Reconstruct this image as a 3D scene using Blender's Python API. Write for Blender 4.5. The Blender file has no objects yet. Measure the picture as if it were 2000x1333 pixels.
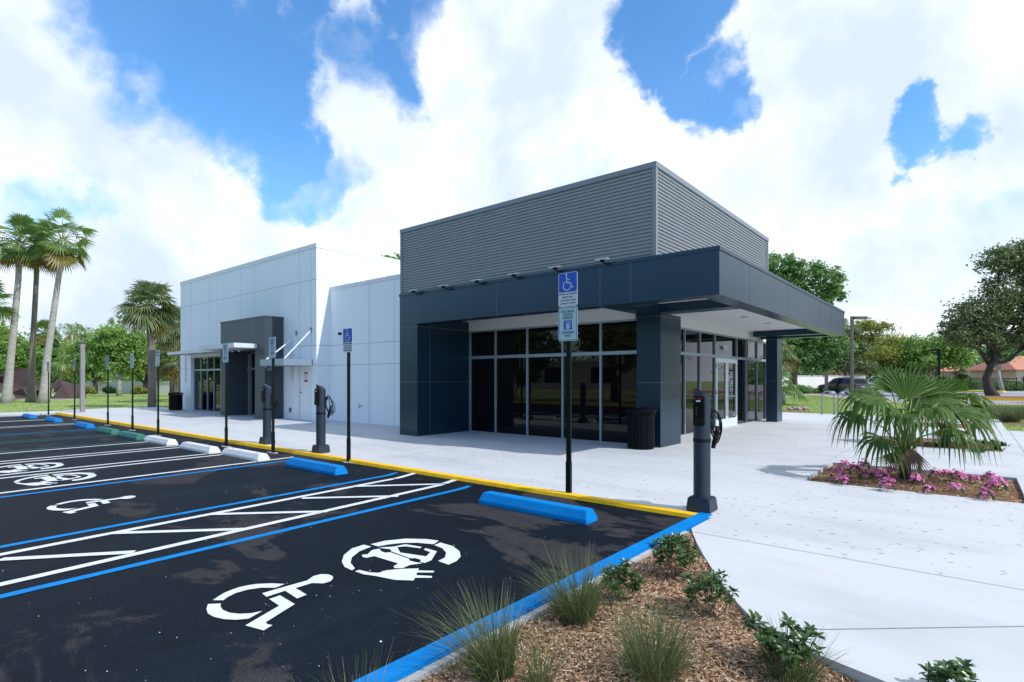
import bpy, bmesh, math, random
import numpy as np
from mathutils import Vector, Matrix
R = math.radians
S = bpy.context.scene
# ------------------------------------------------------------------ camera
CF, CH, CX, CZ = 1081.7, 741.0, 1000.0, 1.6      # focal length in px of a 2000 px frame, horizon row, eye height
CC, CS = 0.7687, 0.6396
cam = bpy.data.cameras.new('camera')
cam_o = bpy.data.objects.new('camera', cam); S.collection.objects.link(cam_o)
cam.sensor_width = 36; cam.lens = 36*CF/2000
cam.shift_y = (CH-666.5)/2000
cam.clip_start = 0.05; cam.clip_end = 3000
cam_o.location = (0, 0, CZ)
cam_o.rotation_euler = (R(90), 0, math.atan2(CS, CC))
S.camera = cam_o
S.view_settings.view_transform = 'Standard'; S.view_settings.look = 'None'
S.view_settings.gamma = 1; S.view_settings.use_curve_mapping = False
S.view_settings.exposure = 0.55
S.render.resolution_x = 1024; S.render.resolution_y = 682
S.cycles.max_bounces = 8; S.cycles.transparent_max_bounces = 12

def G(px, py, z=0.0):            # ground point under a spot of the view
    d = CF*(CZ-z)/(py-CH); xc = (px-CX)/CF*d
    return Vector((xc*CC-d*CS, xc*CS+d*CC, z))
def P(px, d, z=0.0):             # point at depth d
    xc = (px-CX)/CF*d
    return Vector((xc*CC-d*CS, xc*CS+d*CC, z))
def PZ(px, py, d):               # point at depth d with height
    return P(px, d, CZ+(CH-py)/CF*d)
def dirv(px, py):
    return (P(px, 1.0, (CH-py)/CF)).normalized()

# ------------------------------------------------------------------ sky and sun
SUN = Vector((1.0, 0.194, 1.01)).normalized()
w = bpy.data.worlds.new('World'); S.world = w; w.use_nodes = True
nt = w.node_tree; N = nt.nodes; L = nt.links
N.clear()
out = N.new('ShaderNodeOutputWorld')
sky = N.new('ShaderNodeTexSky'); sky.sky_type = 'NISHITA'; sky.sun_disc = False
sky.sun_elevation = math.asin(SUN.z); sky.sun_rotation = math.atan2(SUN.x, SUN.y)
sky.air_density = 1.0; sky.dust_density = 0.3; sky.ozone_density = 2.5
hs = N.new('ShaderNodeHueSaturation'); hs.inputs['Saturation'].default_value = 1.32; hs.inputs['Value'].default_value = 1.34
L.new(sky.outputs[0], hs.inputs['Color'])
bg = N.new('ShaderNodeBackground'); bg.inputs[1].default_value = 0.13; L.new(hs.outputs[0], bg.inputs[0])
tc = N.new('ShaderNodeTexCoord')
nm = N.new('ShaderNodeVectorMath'); nm.operation = 'NORMALIZE'; L.new(tc.outputs['Generated'], nm.inputs[0])
def mth(op, a, b=None, c=None, clamp=False):
    n = N.new('ShaderNodeMath'); n.operation = op; n.use_clamp = clamp
    for i, v in enumerate((a, b, c)):
        if v is None: continue
        if isinstance(v, (int, float)): n.inputs[i].default_value = v
        else: L.new(v, n.inputs[i])
    return n.outputs[0]
def noise(scale, detail, rough, dist=0.0, off=(0, 0, 0)):
    mp = N.new('ShaderNodeMapping'); mp.inputs['Location'].default_value = off; L.new(nm.outputs[0], mp.inputs[0])
    n = N.new('ShaderNodeTexNoise'); n.inputs['Scale'].default_value = scale; n.inputs['Detail'].default_value = detail
    n.inputs['Roughness'].default_value = rough; n.inputs['Distortion'].default_value = dist
    L.new(mp.outputs[0], n.inputs['Vector']); return n.outputs[0]
# breaks between the clouds: direction, angular size (deg), depth
GAPS = [(290, 40, 6.0, 1), (390, 110, 6.5, 1), (490, 190, 5.5, 1), (530, 290, 4.2, .95), (560, 60, 5, .9), (740, 130, 4.5, .95), (800, 30, 3.5, 1), (250, 170, 3.5, .8), (560, 375, 3, .7),
        (235, 235, 3.2, .6), (610, 385, 3, .7), (1340, 15, 3.6, 1), (1285, 95, 3.3, 1), (1380, 165, 3.2, 1), (1435, 195, 2.0, .8), (1250, 60, 2.5, .6), (1785, 260, 2.3, 1), (1830, 235, 1.6, .75), (1775, 300, 1.6, .7), (130, 385, 2.8, .6), (200, 405, 2.4, .5), (40, 340, 2.5, .45), (690, 400, 3, .35), (1560, 590, 3, .25), (650, 330, 3, .6)]
PUFFS = [(60, 60, 6, .9), (110, 150, 4.5, .8), (30, 200, 5, .9), (620, 70, 2.2, .55), (680, 110, 2.6, .6), (720, 60, 2.0, .4), (960, 100, 6, .6), (700, 240, 4, .6), (330, 300, 5, .6), (1500, 90, 4, .6)]
wn = N.new('ShaderNodeTexNoise'); wn.inputs['Scale'].default_value = 7; wn.inputs['Detail'].default_value = 8; wn.inputs['Roughness'].default_value = 0.6; L.new(nm.outputs[0], wn.inputs['Vector'])
wv = N.new('ShaderNodeVectorMath'); wv.operation = 'SUBTRACT'; L.new(wn.outputs['Color'], wv.inputs[0]); wv.inputs[1].default_value = (.5, .5, .5)
ws = N.new('ShaderNodeVectorMath'); ws.operation = 'SCALE'; ws.inputs['Scale'].default_value = 0.22; L.new(wv.outputs[0], ws.inputs[0])
wa = N.new('ShaderNodeVectorMath'); wa.operation = 'ADD'; L.new(nm.outputs[0], wa.inputs[0]); L.new(ws.outputs[0], wa.inputs[1])
wp = N.new('ShaderNodeVectorMath'); wp.operation = 'NORMALIZE'; L.new(wa.outputs[0], wp.inputs[0])
def lobes(items):
    acc = None
    for (gx, gy, rad, wt) in items:
        d = dirv(gx, gy)
        dp = N.new('ShaderNodeVectorMath'); dp.operation = 'DOT_PRODUCT'; L.new(wp.outputs[0], dp.inputs[0]); dp.inputs[1].default_value = d
        mr = N.new('ShaderNodeMapRange'); mr.interpolation_type = 'SMOOTHSTEP'
        L.new(dp.outputs['Value'], mr.inputs[0])
        mr.inputs[1].default_value = math.cos(R(rad*1.5)); mr.inputs[2].default_value = math.cos(R(rad*0.35))
        mr.inputs[3].default_value = 0; mr.inputs[4].default_value = wt
        acc = mr.outputs[0] if acc is None else mth('MAXIMUM', acc, mr.outputs[0])
    return acc
acc = lobes(GAPS); puff = lobes(PUFFS)
n1 = noise(5.5, 9, 0.56, 0.15); n2 = noise(1.6, 3, 0.5, 0, (3, 1, 2))
sep = N.new('ShaderNodeSeparateXYZ'); L.new(nm.outputs[0], sep.inputs[0])
# away from the view (behind the camera) the sky breaks up more
cov = mth('ADD', mth('MULTIPLY', mth('SUBTRACT', n1, 0.5), 2.1), mth('MULTIPLY', mth('SUBTRACT', n2, 0.5), 0.8))
bh = N.new('ShaderNodeMapRange'); bh.interpolation_type = 'SMOOTHSTEP'; L.new(sep.outputs['Y'], bh.inputs[0])
bh.inputs[1].default_value = 0.12; bh.inputs[2].default_value = -0.25; bh.inputs[3].default_value = 0; bh.inputs[4].default_value = 0.72
cov = mth('SUBTRACT', mth('SUBTRACT', mth('ADD', mth('ADD', cov, 0.66), mth('MULTIPLY', puff, 0.75)), mth('MULTIPLY', acc, 1.15)), bh.outputs[0])
den = N.new('ShaderNodeMapRange'); den.interpolation_type = 'SMOOTHSTEP'; L.new(cov, den.inputs[0])
den.inputs[1].default_value = -0.30; den.inputs[2].default_value = 0.50; den.inputs[3].default_value = 0.06; den.inputs[4].default_value = 1
cl = N.new('ShaderNodeValToRGB'); L.new(noise(3.2, 7, 0.55, 0.2, (7, 2, 5)), cl.inputs[0])
cl.color_ramp.elements[0].position = 0.40; cl.color_ramp.elements[0].color = (0.62, 0.72, 0.86, 1)
cl.color_ramp.elements[1].position = 0.59; cl.color_ramp.elements[1].color = (0.97, 1.02, 1.10, 1)
bc = N.new('ShaderNodeBackground'); bc.inputs[1].default_value = 0.84; L.new(cl.outputs[0], bc.inputs[0])
mx = N.new('ShaderNodeMixShader'); L.new(den.outputs[0], mx.inputs[0]); L.new(bg.outputs[0], mx.inputs[1]); L.new(bc.outputs[0], mx.inputs[2])
L.new(mx.outputs[0], out.inputs[0])

sl = bpy.data.lights.new('sun', 'SUN'); sl.energy = 2.7; sl.angle = R(0.53); sl.color = (1.0, 0.99, 0.97)
so = bpy.data.objects.new('sun', sl); S.collection.objects.link(so)
so.rotation_euler = SUN.to_track_quat('Z', 'Y').to_euler(); so.location = (10, 5, 30)

# ------------------------------------------------------------------ helpers
rnd = random.Random(7)
rng = np.random.default_rng(11)
def link(o): S.collection.objects.link(o); return o
def tag(o, label=None, cat=None, group=None, kind=None):
    if label: o['label'] = label
    if cat: o['category'] = cat
    if group: o['group'] = group
    if kind: o['kind'] = kind
    return o
def thing(name, loc, label, cat, group=None, rz=0.0):
    o = bpy.data.objects.new(name, None); link(o); o.empty_display_size = 0.3
    o.location = loc; o.rotation_euler = (0, 0, rz)
    return tag(o, label, cat, group)
def copy_tree(o, parent=None):
    c = o.copy(); link(c)
    if parent is not None: c.parent = parent
    for ch in list(o.children): copy_tree(ch, c)
    return c
class MB:
    def __init__(s): s.v = []; s.f = []
    def add(s, vs, fs):
        b = len(s.v); s.v += [tuple(v) for v in vs]; s.f += [tuple(i+b for i in f) for f in fs]; return s
    def box(s, x0, x1, y0, y1, z0, z1):
        return s.add([(x0, y0, z0), (x1, y0, z0), (x1, y1, z0), (x0, y1, z0), (x0, y0, z1), (x1, y0, z1), (x1, y1, z1), (x0, y1, z1)],
                     [(0, 3, 2, 1), (4, 5, 6, 7), (0, 1, 5, 4), (1, 2, 6, 5), (2, 3, 7, 6), (3, 0, 4, 7)])
    def frustum(s, b, t, z0, z1):      # b, t: (x0,x1,y0,y1)
        return s.add([(b[0], b[2], z0), (b[1], b[2], z0), (b[1], b[3], z0), (b[0], b[3], z0), (t[0], t[2], z1), (t[1], t[2], z1), (t[1], t[3], z1), (t[0], t[3], z1)],
                     [(0, 3, 2, 1), (4, 5, 6, 7), (0, 1, 5, 4), (1, 2, 6, 5), (2, 3, 7, 6), (3, 0, 4, 7)])
    def poly(s, pts): return s.add(pts, [tuple(range(len(pts)))])
    def prism(s, pts, z0, z1):          # pts counter-clockwise in plan
        n = len(pts)
        return s.add([(p[0], p[1], z0) for p in pts]+[(p[0], p[1], z1) for p in pts],
                     [tuple(range(n-1, -1, -1)), tuple(range(n, 2*n))]+[(i, (i+1) % n, n+(i+1) % n, n+i) for i in range(n)])
    def extr(s, pts, vec):              # any planar polygon swept along vec
        n = len(pts); vec = Vector(vec); pts = [Vector(p) for p in pts]
        return s.add(pts+[p+vec for p in pts], [tuple(range(n)), tuple(range(2*n-1, n-1, -1))]+[(i, n+i, n+(i+1) % n, (i+1) % n) for i in range(n)])
    def tube(s, pts, rad, n=8, cap=True):
        pts = [Vector(p) for p in pts]; m = len(pts)
        if not hasattr(rad, '__len__'): rad = [rad]*m
        vs = []; fs = []; prev = None
        for i, p in enumerate(pts):
            t = (pts[min(i+1, m-1)]-pts[max(i-1, 0)]).normalized()
            if prev is None:
                a = Vector((0, 0, 1)) if abs(t.z) < 0.9 else Vector((1, 0, 0)); u = t.cross(a).normalized()
            else: u = (prev-t*prev.dot(t)).normalized()
            prev = u; v = t.cross(u)
            for k in range(n):
                a = 2*math.pi*k/n; vs.append(p+(u*math.cos(a)+v*math.sin(a))*rad[i])
        for i in range(m-1):
            for k in range(n): fs.append((i*n+k, i*n+(k+1) % n, (i+1)*n+(k+1) % n, (i+1)*n+k))
        if cap: fs += [tuple(range(n-1, -1, -1)), tuple(range((m-1)*n, m*n))]
        return s.add(vs, fs)
    def lathe(s, prof, n=24, c=(0, 0)):
        vs = []; fs = []
        for r, z in prof:
            for k in range(n): a = 2*math.pi*k/n; vs.append((c[0]+r*math.cos(a), c[1]+r*math.sin(a), z))
        for i in range(len(prof)-1):
            for k in range(n): fs.append((i*n+k, i*n+(k+1) % n, (i+1)*n+(k+1) % n, (i+1)*n+k))
        fs += [tuple(range(n-1, -1, -1)), tuple(range((len(prof)-1)*n, len(prof)*n))]
        return s.add(vs, fs)
    def xf(s, M, start=0):
        for i in range(start, len(s.v)): s.v[i] = tuple(M @ Vector(s.v[i]))
        return s
    def build(s, name, m, parent=None, world=False, smooth=False, bevel=0, fixn=False):
        me = bpy.data.meshes.new(name)
        off = parent.location if (world and parent is not None) else Vector((0, 0, 0))
        v = s.v if not (world and parent is not None) else [(a[0]-off.x, a[1]-off.y, a[2]-off.z) for a in s.v]
        me.from_pydata(v, [], s.f)
        if fixn or bevel:
            bm = bmesh.new(); bm.from_mesh(me); bmesh.ops.recalc_face_normals(bm, faces=bm.faces)
            if bevel: bmesh.ops.bevel(bm, geom=bm.edges[:], offset=bevel, segments=2, affect='EDGES', clamp_overlap=True)
            bm.to_mesh(me); bm.free()
        if smooth: me.polygons.foreach_set('use_smooth', [True]*len(me.polygons))
        me.update()
        me.materials.append(m)
        o = bpy.data.objects.new(name, me); link(o)
        if parent is not None: o.parent = parent
        return o
def islands(mb):
    par = list(range(len(mb.v)))
    def fd(i):
        while par[i] != i: par[i] = par[par[i]]; i = par[i]
        return i
    for f in mb.f:
        for i in f[1:]: par[fd(i)] = fd(f[0])
    out = {}
    for f in mb.f: out.setdefault(fd(f[0]), []).append(f)
    res = []
    for fs in out.values():
        m2 = MB(); idx = {}
        for f in fs:
            for i in f:
                if i not in idx: idx[i] = len(m2.v); m2.v.append(mb.v[i])
            m2.f.append(tuple(idx[i] for i in f))
        res.append(m2)
    return res
def build_each(mb, name, m, parent, **k):
    return [q.build(name, m, parent, **k) for q in islands(mb)]
def mesh_np(name, V, F, m, parent=None, smooth=False):     # numpy quads
    me = bpy.data.meshes.new(name)
    V = np.asarray(V, np.float32); F = np.asarray(F, np.int32); k = F.shape[1]
    me.vertices.add(len(V)); me.vertices.foreach_set('co', V.ravel())
    me.loops.add(F.size); me.loops.foreach_set('vertex_index', F.ravel())
    me.polygons.add(len(F)); me.polygons.foreach_set('loop_start', np.arange(0, F.size, k, dtype=np.int32))
    me.update(calc_edges=True); me.validate()
    if smooth: me.polygons.foreach_set('use_smooth', [True]*len(me.polygons))
    me.materials.append(m)
    o = bpy.data.objects.new(name, me); link(o)
    if parent is not None: o.parent = parent
    return o
def structure(o): o['kind'] = 'structure'; return o

# ------------------------------------------------------------------ materials
class MT:
    def __init__(s, name):
        s.m = bpy.data.materials.new(name); s.m.use_nodes = True; s.nt = s.m.node_tree
        s.b = s.nt.nodes['Principled BSDF']; s.o = s.nt.nodes['Material Output']
    def n(s, t, **k):
        x = s.nt.nodes.new(t)
        for a, v in k.items():
            if a in x.inputs: x.inputs[a].default_value = v
            else: setattr(x, a, v)
        return x
    def l(s, a, b): s.nt.links.new(a, b)
    def set(s, **k):
        for a, v in k.items(): s.b.inputs[a.replace('_', ' ')].default_value = v
    def pos(s, scale=(1, 1, 1), obj=False):
        src = s.n('ShaderNodeTexCoord').outputs['Object'] if obj else s.n('ShaderNodeNewGeometry').outputs['Position']
        mp = s.n('ShaderNodeMapping'); mp.inputs['Scale'].default_value = scale; s.l(src, mp.inputs[0]); return mp.outputs[0]
    def noise(s, vec, scale, detail=5, rough=0.55, dist=0):
        x = s.n('ShaderNodeTexNoise'); x.inputs['Scale'].default_value = scale; x.inputs['Detail'].default_value = detail
        x.inputs['Roughness'].default_value = rough; x.inputs['Distortion'].default_value = dist; s.l(vec, x.inputs['Vector']); return x.outputs[0]
    def ramp(s, fac, stops):
        x = s.n('ShaderNodeValToRGB'); s.l(fac, x.inputs[0]); e = x.color_ramp.elements
        while len(e) < len(stops): e.new(0.5)
        for i, (p, c) in enumerate(stops): e[i].position = p; e[i].color = (*c, 1) if len(c) == 3 else c
        return x.outputs[0]
    def mix(s, fac, a, b, mode='MIX'):
        x = s.n('ShaderNodeMix'); x.data_type = 'RGBA'; x.blend_type = mode
        for i, v in ((0, fac), (6, a), (7, b)):
            if isinstance(v, (int, float)): x.inputs[i].default_value = v
            elif isinstance(v, tuple): x.inputs[i].default_value = (*v, 1)
            else: s.l(v, x.inputs[i])
        return x.outputs[2]
    def math(s, op, a, b=0.0, clamp=False):
        x = s.n('ShaderNodeMath'); x.operation = op; x.use_clamp = clamp
        for i, v in enumerate((a, b)):
            if isinstance(v, (int, float)): x.inputs[i].default_value = v
            else: s.l(v, x.inputs[i])
        return x.outputs[0]
    def bump(s, h, strength=0.3, dist=0.02):
        x = s.n('ShaderNodeBump'); x.inputs['Strength'].default_value = strength; x.inputs['Distance'].default_value = dist
        s.l(h, x.inputs['Height']); s.l(x.outputs[0], s.b.inputs['Normal'])
def pm(name, col, rough=0.5, var=0.12, scale=3.0, bump=0.0, bscale=60.0, metal=0.0, spec=0.5, obj=True, stretch=(1, 1, 1), island=0.0, tint=None, chips=0.0):
    t = MT(name); v = t.pos(stretch, obj)
    a = tuple(c*(1-var) for c in col); b = tuple(min(1, c*(1+var)) for c in col)
    c = t.ramp(t.noise(v, scale, 6, 0.6), [(0.3, a), (0.7, b)])
    if island:
        g = t.n('ShaderNodeNewGeometry'); h = t.n('ShaderNodeHueSaturation')
        x = t.math('ADD', t.math('MULTIPLY', g.outputs['Random Per Island'], island*2), 1-island)
        t.l(c, h.inputs['Color']); t.l(x, h.inputs['Value']); c = h.outputs[0]
    if chips:
        k = t.ramp(t.noise(t.pos((1, 1, 1)), 26, 10, 0.72), [(chips, (0, 0, 0)), (chips+.05, (1, 1, 1))])
        c = t.mix(t.math('MULTIPLY', k, .8), c, (0.022, 0.026, 0.034))
    if tint: t.b.inputs['Specular Tint'].default_value = (*tint, 1)
    t.l(c, t.b.inputs['Base Color'])
    t.set(Roughness=rough, Metallic=metal); t.b.inputs['Specular IOR Level'].default_value = spec
    if bump: t.bump(t.noise(v, bscale, 4, 0.6), bump, 0.01)
    return t.m
def leafmat(name, stops, trans=0.25, rough=0.45, spec=0.35):
    t = MT(name); g = t.n('ShaderNodeNewGeometry')
    big = t.noise(t.pos((1, 1, 1)), 0.5, 3)
    f = t.math('ADD', t.math('MULTIPLY', g.outputs['Random Per Island'], 0.7), t.math('MULTIPLY', big, 0.3), True)
    c = t.ramp(f, stops); t.l(c, t.b.inputs['Base Color']); t.set(Roughness=rough); t.b.inputs['Specular IOR Level'].default_value = spec
    tr = t.n('ShaderNodeBsdfTranslucent'); t.l(c, tr.inputs[0])
    mxs = t.n('ShaderNodeMixShader'); mxs.inputs[0].default_value = trans
    t.l(t.b.outputs[0], mxs.inputs[1]); t.l(tr.outputs[0], mxs.inputs[2]); t.l(mxs.outputs[0], t.o.inputs[0])
    return t.m
M = {}
def asphalt():
    t = MT('sealed asphalt'); p = t.pos()
    patch = t.noise(t.pos((0.75, 1.15, 1)), 0.55, 7, 0.62, 0.5)
    gy = t.n('ShaderNodeSeparateXYZ'); t.l(t.n('ShaderNodeNewGeometry').outputs['Position'], gy.inputs[0])
    hd = t.n('ShaderNodeMapRange'); t.l(gy.outputs['Y'], hd.inputs[0]); hd.inputs[1].default_value = 1.5; hd.inputs[2].default_value = 4.2; hd.inputs[3].default_value = 0; hd.inputs[4].default_value = .075
    patch = t.math('ADD', patch, hd.outputs[0])      # the sealer is worn most at the stall heads
    edge = t.ramp(patch, [(0.592, (0, 0, 0)), (0.615, (1, 1, 1))])
    streak = t.ramp(t.noise(t.pos((0.9, 0.16, 1)), 0.8, 4, 0.6, 0.4), [(0.55, (0, 0, 0)), (0.85, (1, 1, 1))])
    fine = t.noise(p, 75, 4, 0.75)
    seal = t.mix(t.math('MULTIPLY', streak, 0.6), (0.0062, 0.0100, 0.0168), (0.015, 0.024, 0.040))
    c = t.mix(edge, seal, t.mix(t.noise(p, 3, 6, .7), (0.024, 0.024, 0.027), (0.052, 0.050, 0.054)))
    c = t.mix(0.85, c, t.ramp(fine, [(0.34, (0.3, 0.3, 0.3)), (0.55, (1, 1, 1)), (0.72, (2.3, 2.25, 2.2))]), 'MULTIPLY')
    c = t.mix(0.6, c, t.ramp(t.noise(p, 5, 5, .7), [(0.3, (.7,)*3), (0.7, (1.3,)*3)]), 'MULTIPLY')
    vo = t.n('ShaderNodeTexVoronoi'); vo.inputs['Scale'].default_value = 21; t.l(p, vo.inputs['Vector'])
    rr = t.n('ShaderNodeSeparateColor'); t.l(vo.outputs['Color'], rr.inputs[0])
    sp = t.math('MULTIPLY', t.math('LESS_THAN', vo.outputs['Distance'], 0.055), t.math('GREATER_THAN', rr.outputs[0], 0.95))
    sp = t.math('MULTIPLY', sp, t.math('GREATER_THAN', t.noise(p, 0.9, 3), 0.47))
    c = t.mix(sp, c, (0.5, 0.5, 0.5))
    t.l(c, t.b.inputs['Base Color'])
    t.l(t.ramp(edge, [(0, (0.62,)*3), (1, (0.85,)*3)]), t.b.inputs['Roughness']); t.b.inputs['Specular IOR Level'].default_value = 0.06
    t.bump(fine, 0.55, 0.006); return t.m
M['asphalt'] = asphalt()
def concrete():
    t = MT('white textured concrete'); p = t.pos()
    geo = t.n('ShaderNodeNewGeometry'); sx = t.n('ShaderNodeSeparateXYZ'); t.l(geo.outputs['Position'], sx.inputs[0])
    big = t.noise(t.pos((0.35, 1.0, 1)), 1.3, 6, 0.62, 0.4)
    c = t.ramp(big, [(0.28, (0.42, 0.435, 0.455)), (0.5, (0.50, 0.51, 0.525)), (0.75, (0.53, 0.54, 0.55))])
    # pits dragged along the broom direction
    wob = t.n('ShaderNodeMix'); wob.data_type = 'VECTOR'
    vo = t.n('ShaderNodeTexVoronoi'); vo.inputs['Scale'].default_value = 21; t.l(t.pos((0.42, 1, 1)), vo.inputs['Vector'])
    rr = t.n('ShaderNodeSeparateColor'); t.l(vo.outputs['Color'], rr.inputs[0])
    dn = t.math('ADD', vo.outputs['Distance'], t.math('MULTIPLY', t.math('SUBTRACT', t.noise(p, 90, 2), 0.5), 0.28))
    size = t.math('ADD', t.math('MULTIPLY', t.math('POWER', rr.outputs[1], 2.2), 0.20), 0.05)
    pit = t.math('LESS_THAN', dn, size)
    regional = t.math('GREATER_THAN', t.math('ADD', rr.outputs[0], t.math('MULTIPLY', t.math('SUBTRACT', t.noise(p, 0.7, 4), 0.5), 1.5)), 0.22)
    near = t.math('GREATER_THAN', sx.outputs['Y'], 5.47)
    few = t.math('GREATER_THAN', rr.outputs[2], 0.95)
    on = t.math('MAXIMUM', t.math('MULTIPLY', regional, near), few)
    pit = t.math('MULTIPLY', pit, on)
    c = t.mix(t.math('MULTIPLY', pit, 0.9), c, (0.10, 0.105, 0.12))
    st = t.ramp(t.noise(t.pos((0.22, 1.1, 1)), 2.2, 7, 0.68, 0.8), [(0.60, (1, 1, 1)), (0.74, (0.86, 0.875, 0.89))])
    c = t.mix(1.0, c, st, 'MULTIPLY')
    c = t.mix(0.25, c, t.ramp(t.noise(p, 160, 2, .7), [(0.3, (0.7,)*3), (0.7, (1.2,)*3)]), 'MULTIPLY')
    t.l(c, t.b.inputs['Base Color']); t.set(Roughness=0.75); t.b.inputs['Specular IOR Level'].default_value = 0.3
    h = t.math('SUBTRACT', t.math('MULTIPLY', t.noise(t.pos((12, 90, 1)), 1.5, 3), 0.25), pit); t.bump(h, 0.35, 0.006); return t.m
M['concrete'] = concrete()
def lawnmat():
    t = MT('mown lawn'); p = t.pos()
    c = t.ramp(t.noise(p, 0.45, 8, 0.68), [(0.3, (0.21, 0.28, 0.085)), (0.52, (0.33, 0.42, 0.145)), (0.72, (0.43, 0.46, 0.22))])
    c = t.mix(0.8, c, t.ramp(t.noise(p, 26, 4, 0.75), [(0.3, (0.45,)*3), (0.7, (1.45,)*3)]), 'MULTIPLY')
    t.l(c, t.b.inputs['Base Color']); t.set(Roughness=0.9); t.b.inputs['Specular IOR Level'].default_value = 0.1
    t.bump(t.noise(p, 40, 3, .7), 0.9, 0.04); return t.m
M['lawn'] = lawnmat()
def mulchmat():
    t = MT('bark mulch'); p = t.pos((1, 1, 1))
    c = t.ramp(t.noise(p, 34, 6, 0.75, 0.9), [(0.30, (0.09, 0.044, 0.024)), (0.5, (0.25, 0.135, 0.072)), (0.7, (0.38, 0.22, 0.12))])
    t.l(c, t.b.inputs['Base Color']); t.set(Roughness=0.9); t.b.inputs['Specular IOR Level'].default_value = 0.15
    t.bump(t.noise(p, 45, 5, .75, .8), 1.0, 0.03); return t.m
M['mulch'] = mulchmat()
def chipmat():
    t = MT('wood chips'); g = t.n('ShaderNodeNewGeometry')
    c = t.ramp(g.outputs['Random Per Island'], [(0.0, (0.12, 0.064, 0.037)), (0.22, (0.25, 0.143, 0.084)), (0.6, (0.38, 0.235, 0.142)), (0.86, (0.51, 0.35, 0.22)), (1.0, (0.60, 0.49, 0.36))])
    t.l(c, t.b.inputs['Base Color']); t.set(Roughness=0.85); t.b.inputs['Specular IOR Level'].default_value = 0.2; return t.m
M['chip'] = chipmat()
M['white_paint'] = pm('white road paint', (0.60, 0.62, 0.64), 0.6, 0.08, 9, 0.25, 140, spec=.15, chips=.64)
M['blue_paint'] = pm('blue road paint', (0.0, 0.180, 0.50), 0.6, 0.14, 6, 0.25, 140, spec=.1, chips=.655)
M['green_paint'] = pm('green road paint', (0.035, 0.11, 0.105), 0.6, 0.1, 6, 0.2, 140, spec=.1, chips=.585)
M['yellow_paint'] = pm('yellow kerb paint', (0.86, 0.49, 0.014), 0.6, 0.14, 5, 0.3, 80, spec=.15, chips=.67)
M['stop_blue'] = pm('blue painted stop', (0.0, 0.190, 0.52), 0.6, 0.13, 7, 0.3, 60, spec=.12, chips=.665)
M['stop_white'] = pm('white painted stop', (0.62, 0.63, 0.64), 0.6, 0.08, 6, 0.3, 60, chips=.67)
M['stop_green'] = pm('green painted stop', (0.042, 0.165, 0.145), 0.6, 0.1, 6, 0.3, 60, spec=.12, chips=.665)
M['kerb'] = pm('grey kerb', (0.38, 0.38, 0.37), 0.8, 0.2, 6, 0.4, 50)
M['stucco'] = pm('white smooth render', (0.78, 0.815, 0.85), 0.65, 0.022, 1.1, 0.06, 90, spec=0.3, stretch=(1.2, 1.2, .22))
M['score'] = pm('scored joint', (0.29, 0.30, 0.315), 0.9, 0.2, 20)
M['joint'] = pm('panel joint', (0.30, 0.32, 0.35), 0.8, 0.1)
M['cap'] = pm('white coping', (0.66, 0.69, 0.72), 0.45, 0.02)
M['dark_panel'] = pm('slate blue composite panel', (0.0085, 0.0225, 0.0450), 0.27, 0.06, 1.2, 0.0, 30, spec=0.55, stretch=(1, 1, .12), tint=(.62, .86, 1.0))
M['portal_panel'] = pm('warm dark grey panel', (0.050, 0.062, 0.078), 0.4, 0.06, 2, 0, 30, spec=0.3, stretch=(1, 1, .15))
M['dark_joint'] = pm('pale joint line', (0.12, 0.145, 0.17), 0.5, 0.05)
M['clad'] = pm('grey corrugated cladding', (0.235, 0.252, 0.280), 0.42, 0.05, 1.5, spec=0.5, metal=0.15)
M['clad_trim'] = pm('grey flashing', (0.18, 0.205, 0.245), 0.4, 0.05)
M['soffit'] = pm('white soffit', (0.62, 0.63, 0.64), 0.7, 0.03)
M['alu'] = pm('silver aluminium frame', (0.27, 0.33, 0.40), 0.38, 0.05, 3, metal=0.35)
M['awning'] = pm('silver painted awning', (0.60, 0.64, 0.68), 0.45, 0.04)
def glass():
    t = MT('dark tinted glass'); t.set(Base_Color=(0.0025, 0.0032, 0.004, 1), Roughness=0.012, IOR=1.5)
    t.b.inputs['Specular IOR Level'].default_value = 0.33
    v = t.noise(t.pos((1, 1, 1)), 0.6, 1, 0.4); t.bump(v, 0.012, 0.02); return t.m
M['glass'] = glass()
M['black'] = pm('black powder coat', (0.0035, 0.0045, 0.0065), 0.42, 0.1, spec=0.12)
M['rubber'] = pm('black rubber', (0.006, 0.0065, 0.008), 0.55, 0.1, spec=.2)
M['charger'] = pm('charcoal charger plastic', (0.013, 0.024, 0.042), 0.5, 0.06, 8, 0.05, 160)
M['green_post'] = pm('dark green post', (0.002, 0.010, 0.0075), 0.45, 0.15, 12, spec=.15)
M['sign_white'] = pm('white sign face', (0.55, 0.60, 0.66), 0.45, 0.03)
M['sign_blue'] = pm('blue sign face', (0.001, 0.075, 0.46), 0.45, 0.04)
M['sign_green'] = pm('green sign print', (0.004, 0.13, 0.12), 0.45, 0.05)
M['sign_mint'] = pm('pale green sign face', (0.42, 0.55, 0.60), 0.45, 0.03)
M['ink'] = pm('dark sign print', (0.03, 0.04, 0.08), 0.5, 0.05)
M['red'] = pm('red print', (0.55, 0.02, 0.03), 0.45, 0.05)
M['pole_brown'] = pm('bronze pole', (0.10, 0.085, 0.08), 0.5, 0.12, 4)
M['pole_grey'] = pm('grey pole', (0.23, 0.22, 0.215), 0.6, 0.1, 4)
M['galv'] = pm('galvanised steel', (0.22, 0.26, 0.32), 0.42, 0.08, 6, metal=0.4)
M['rust'] = pm('rusted brown steel', (0.060, 0.032, 0.031), 0.75, 0.25, 1.2, 0.2, 20, stretch=(1, 1, 0.25))
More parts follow.
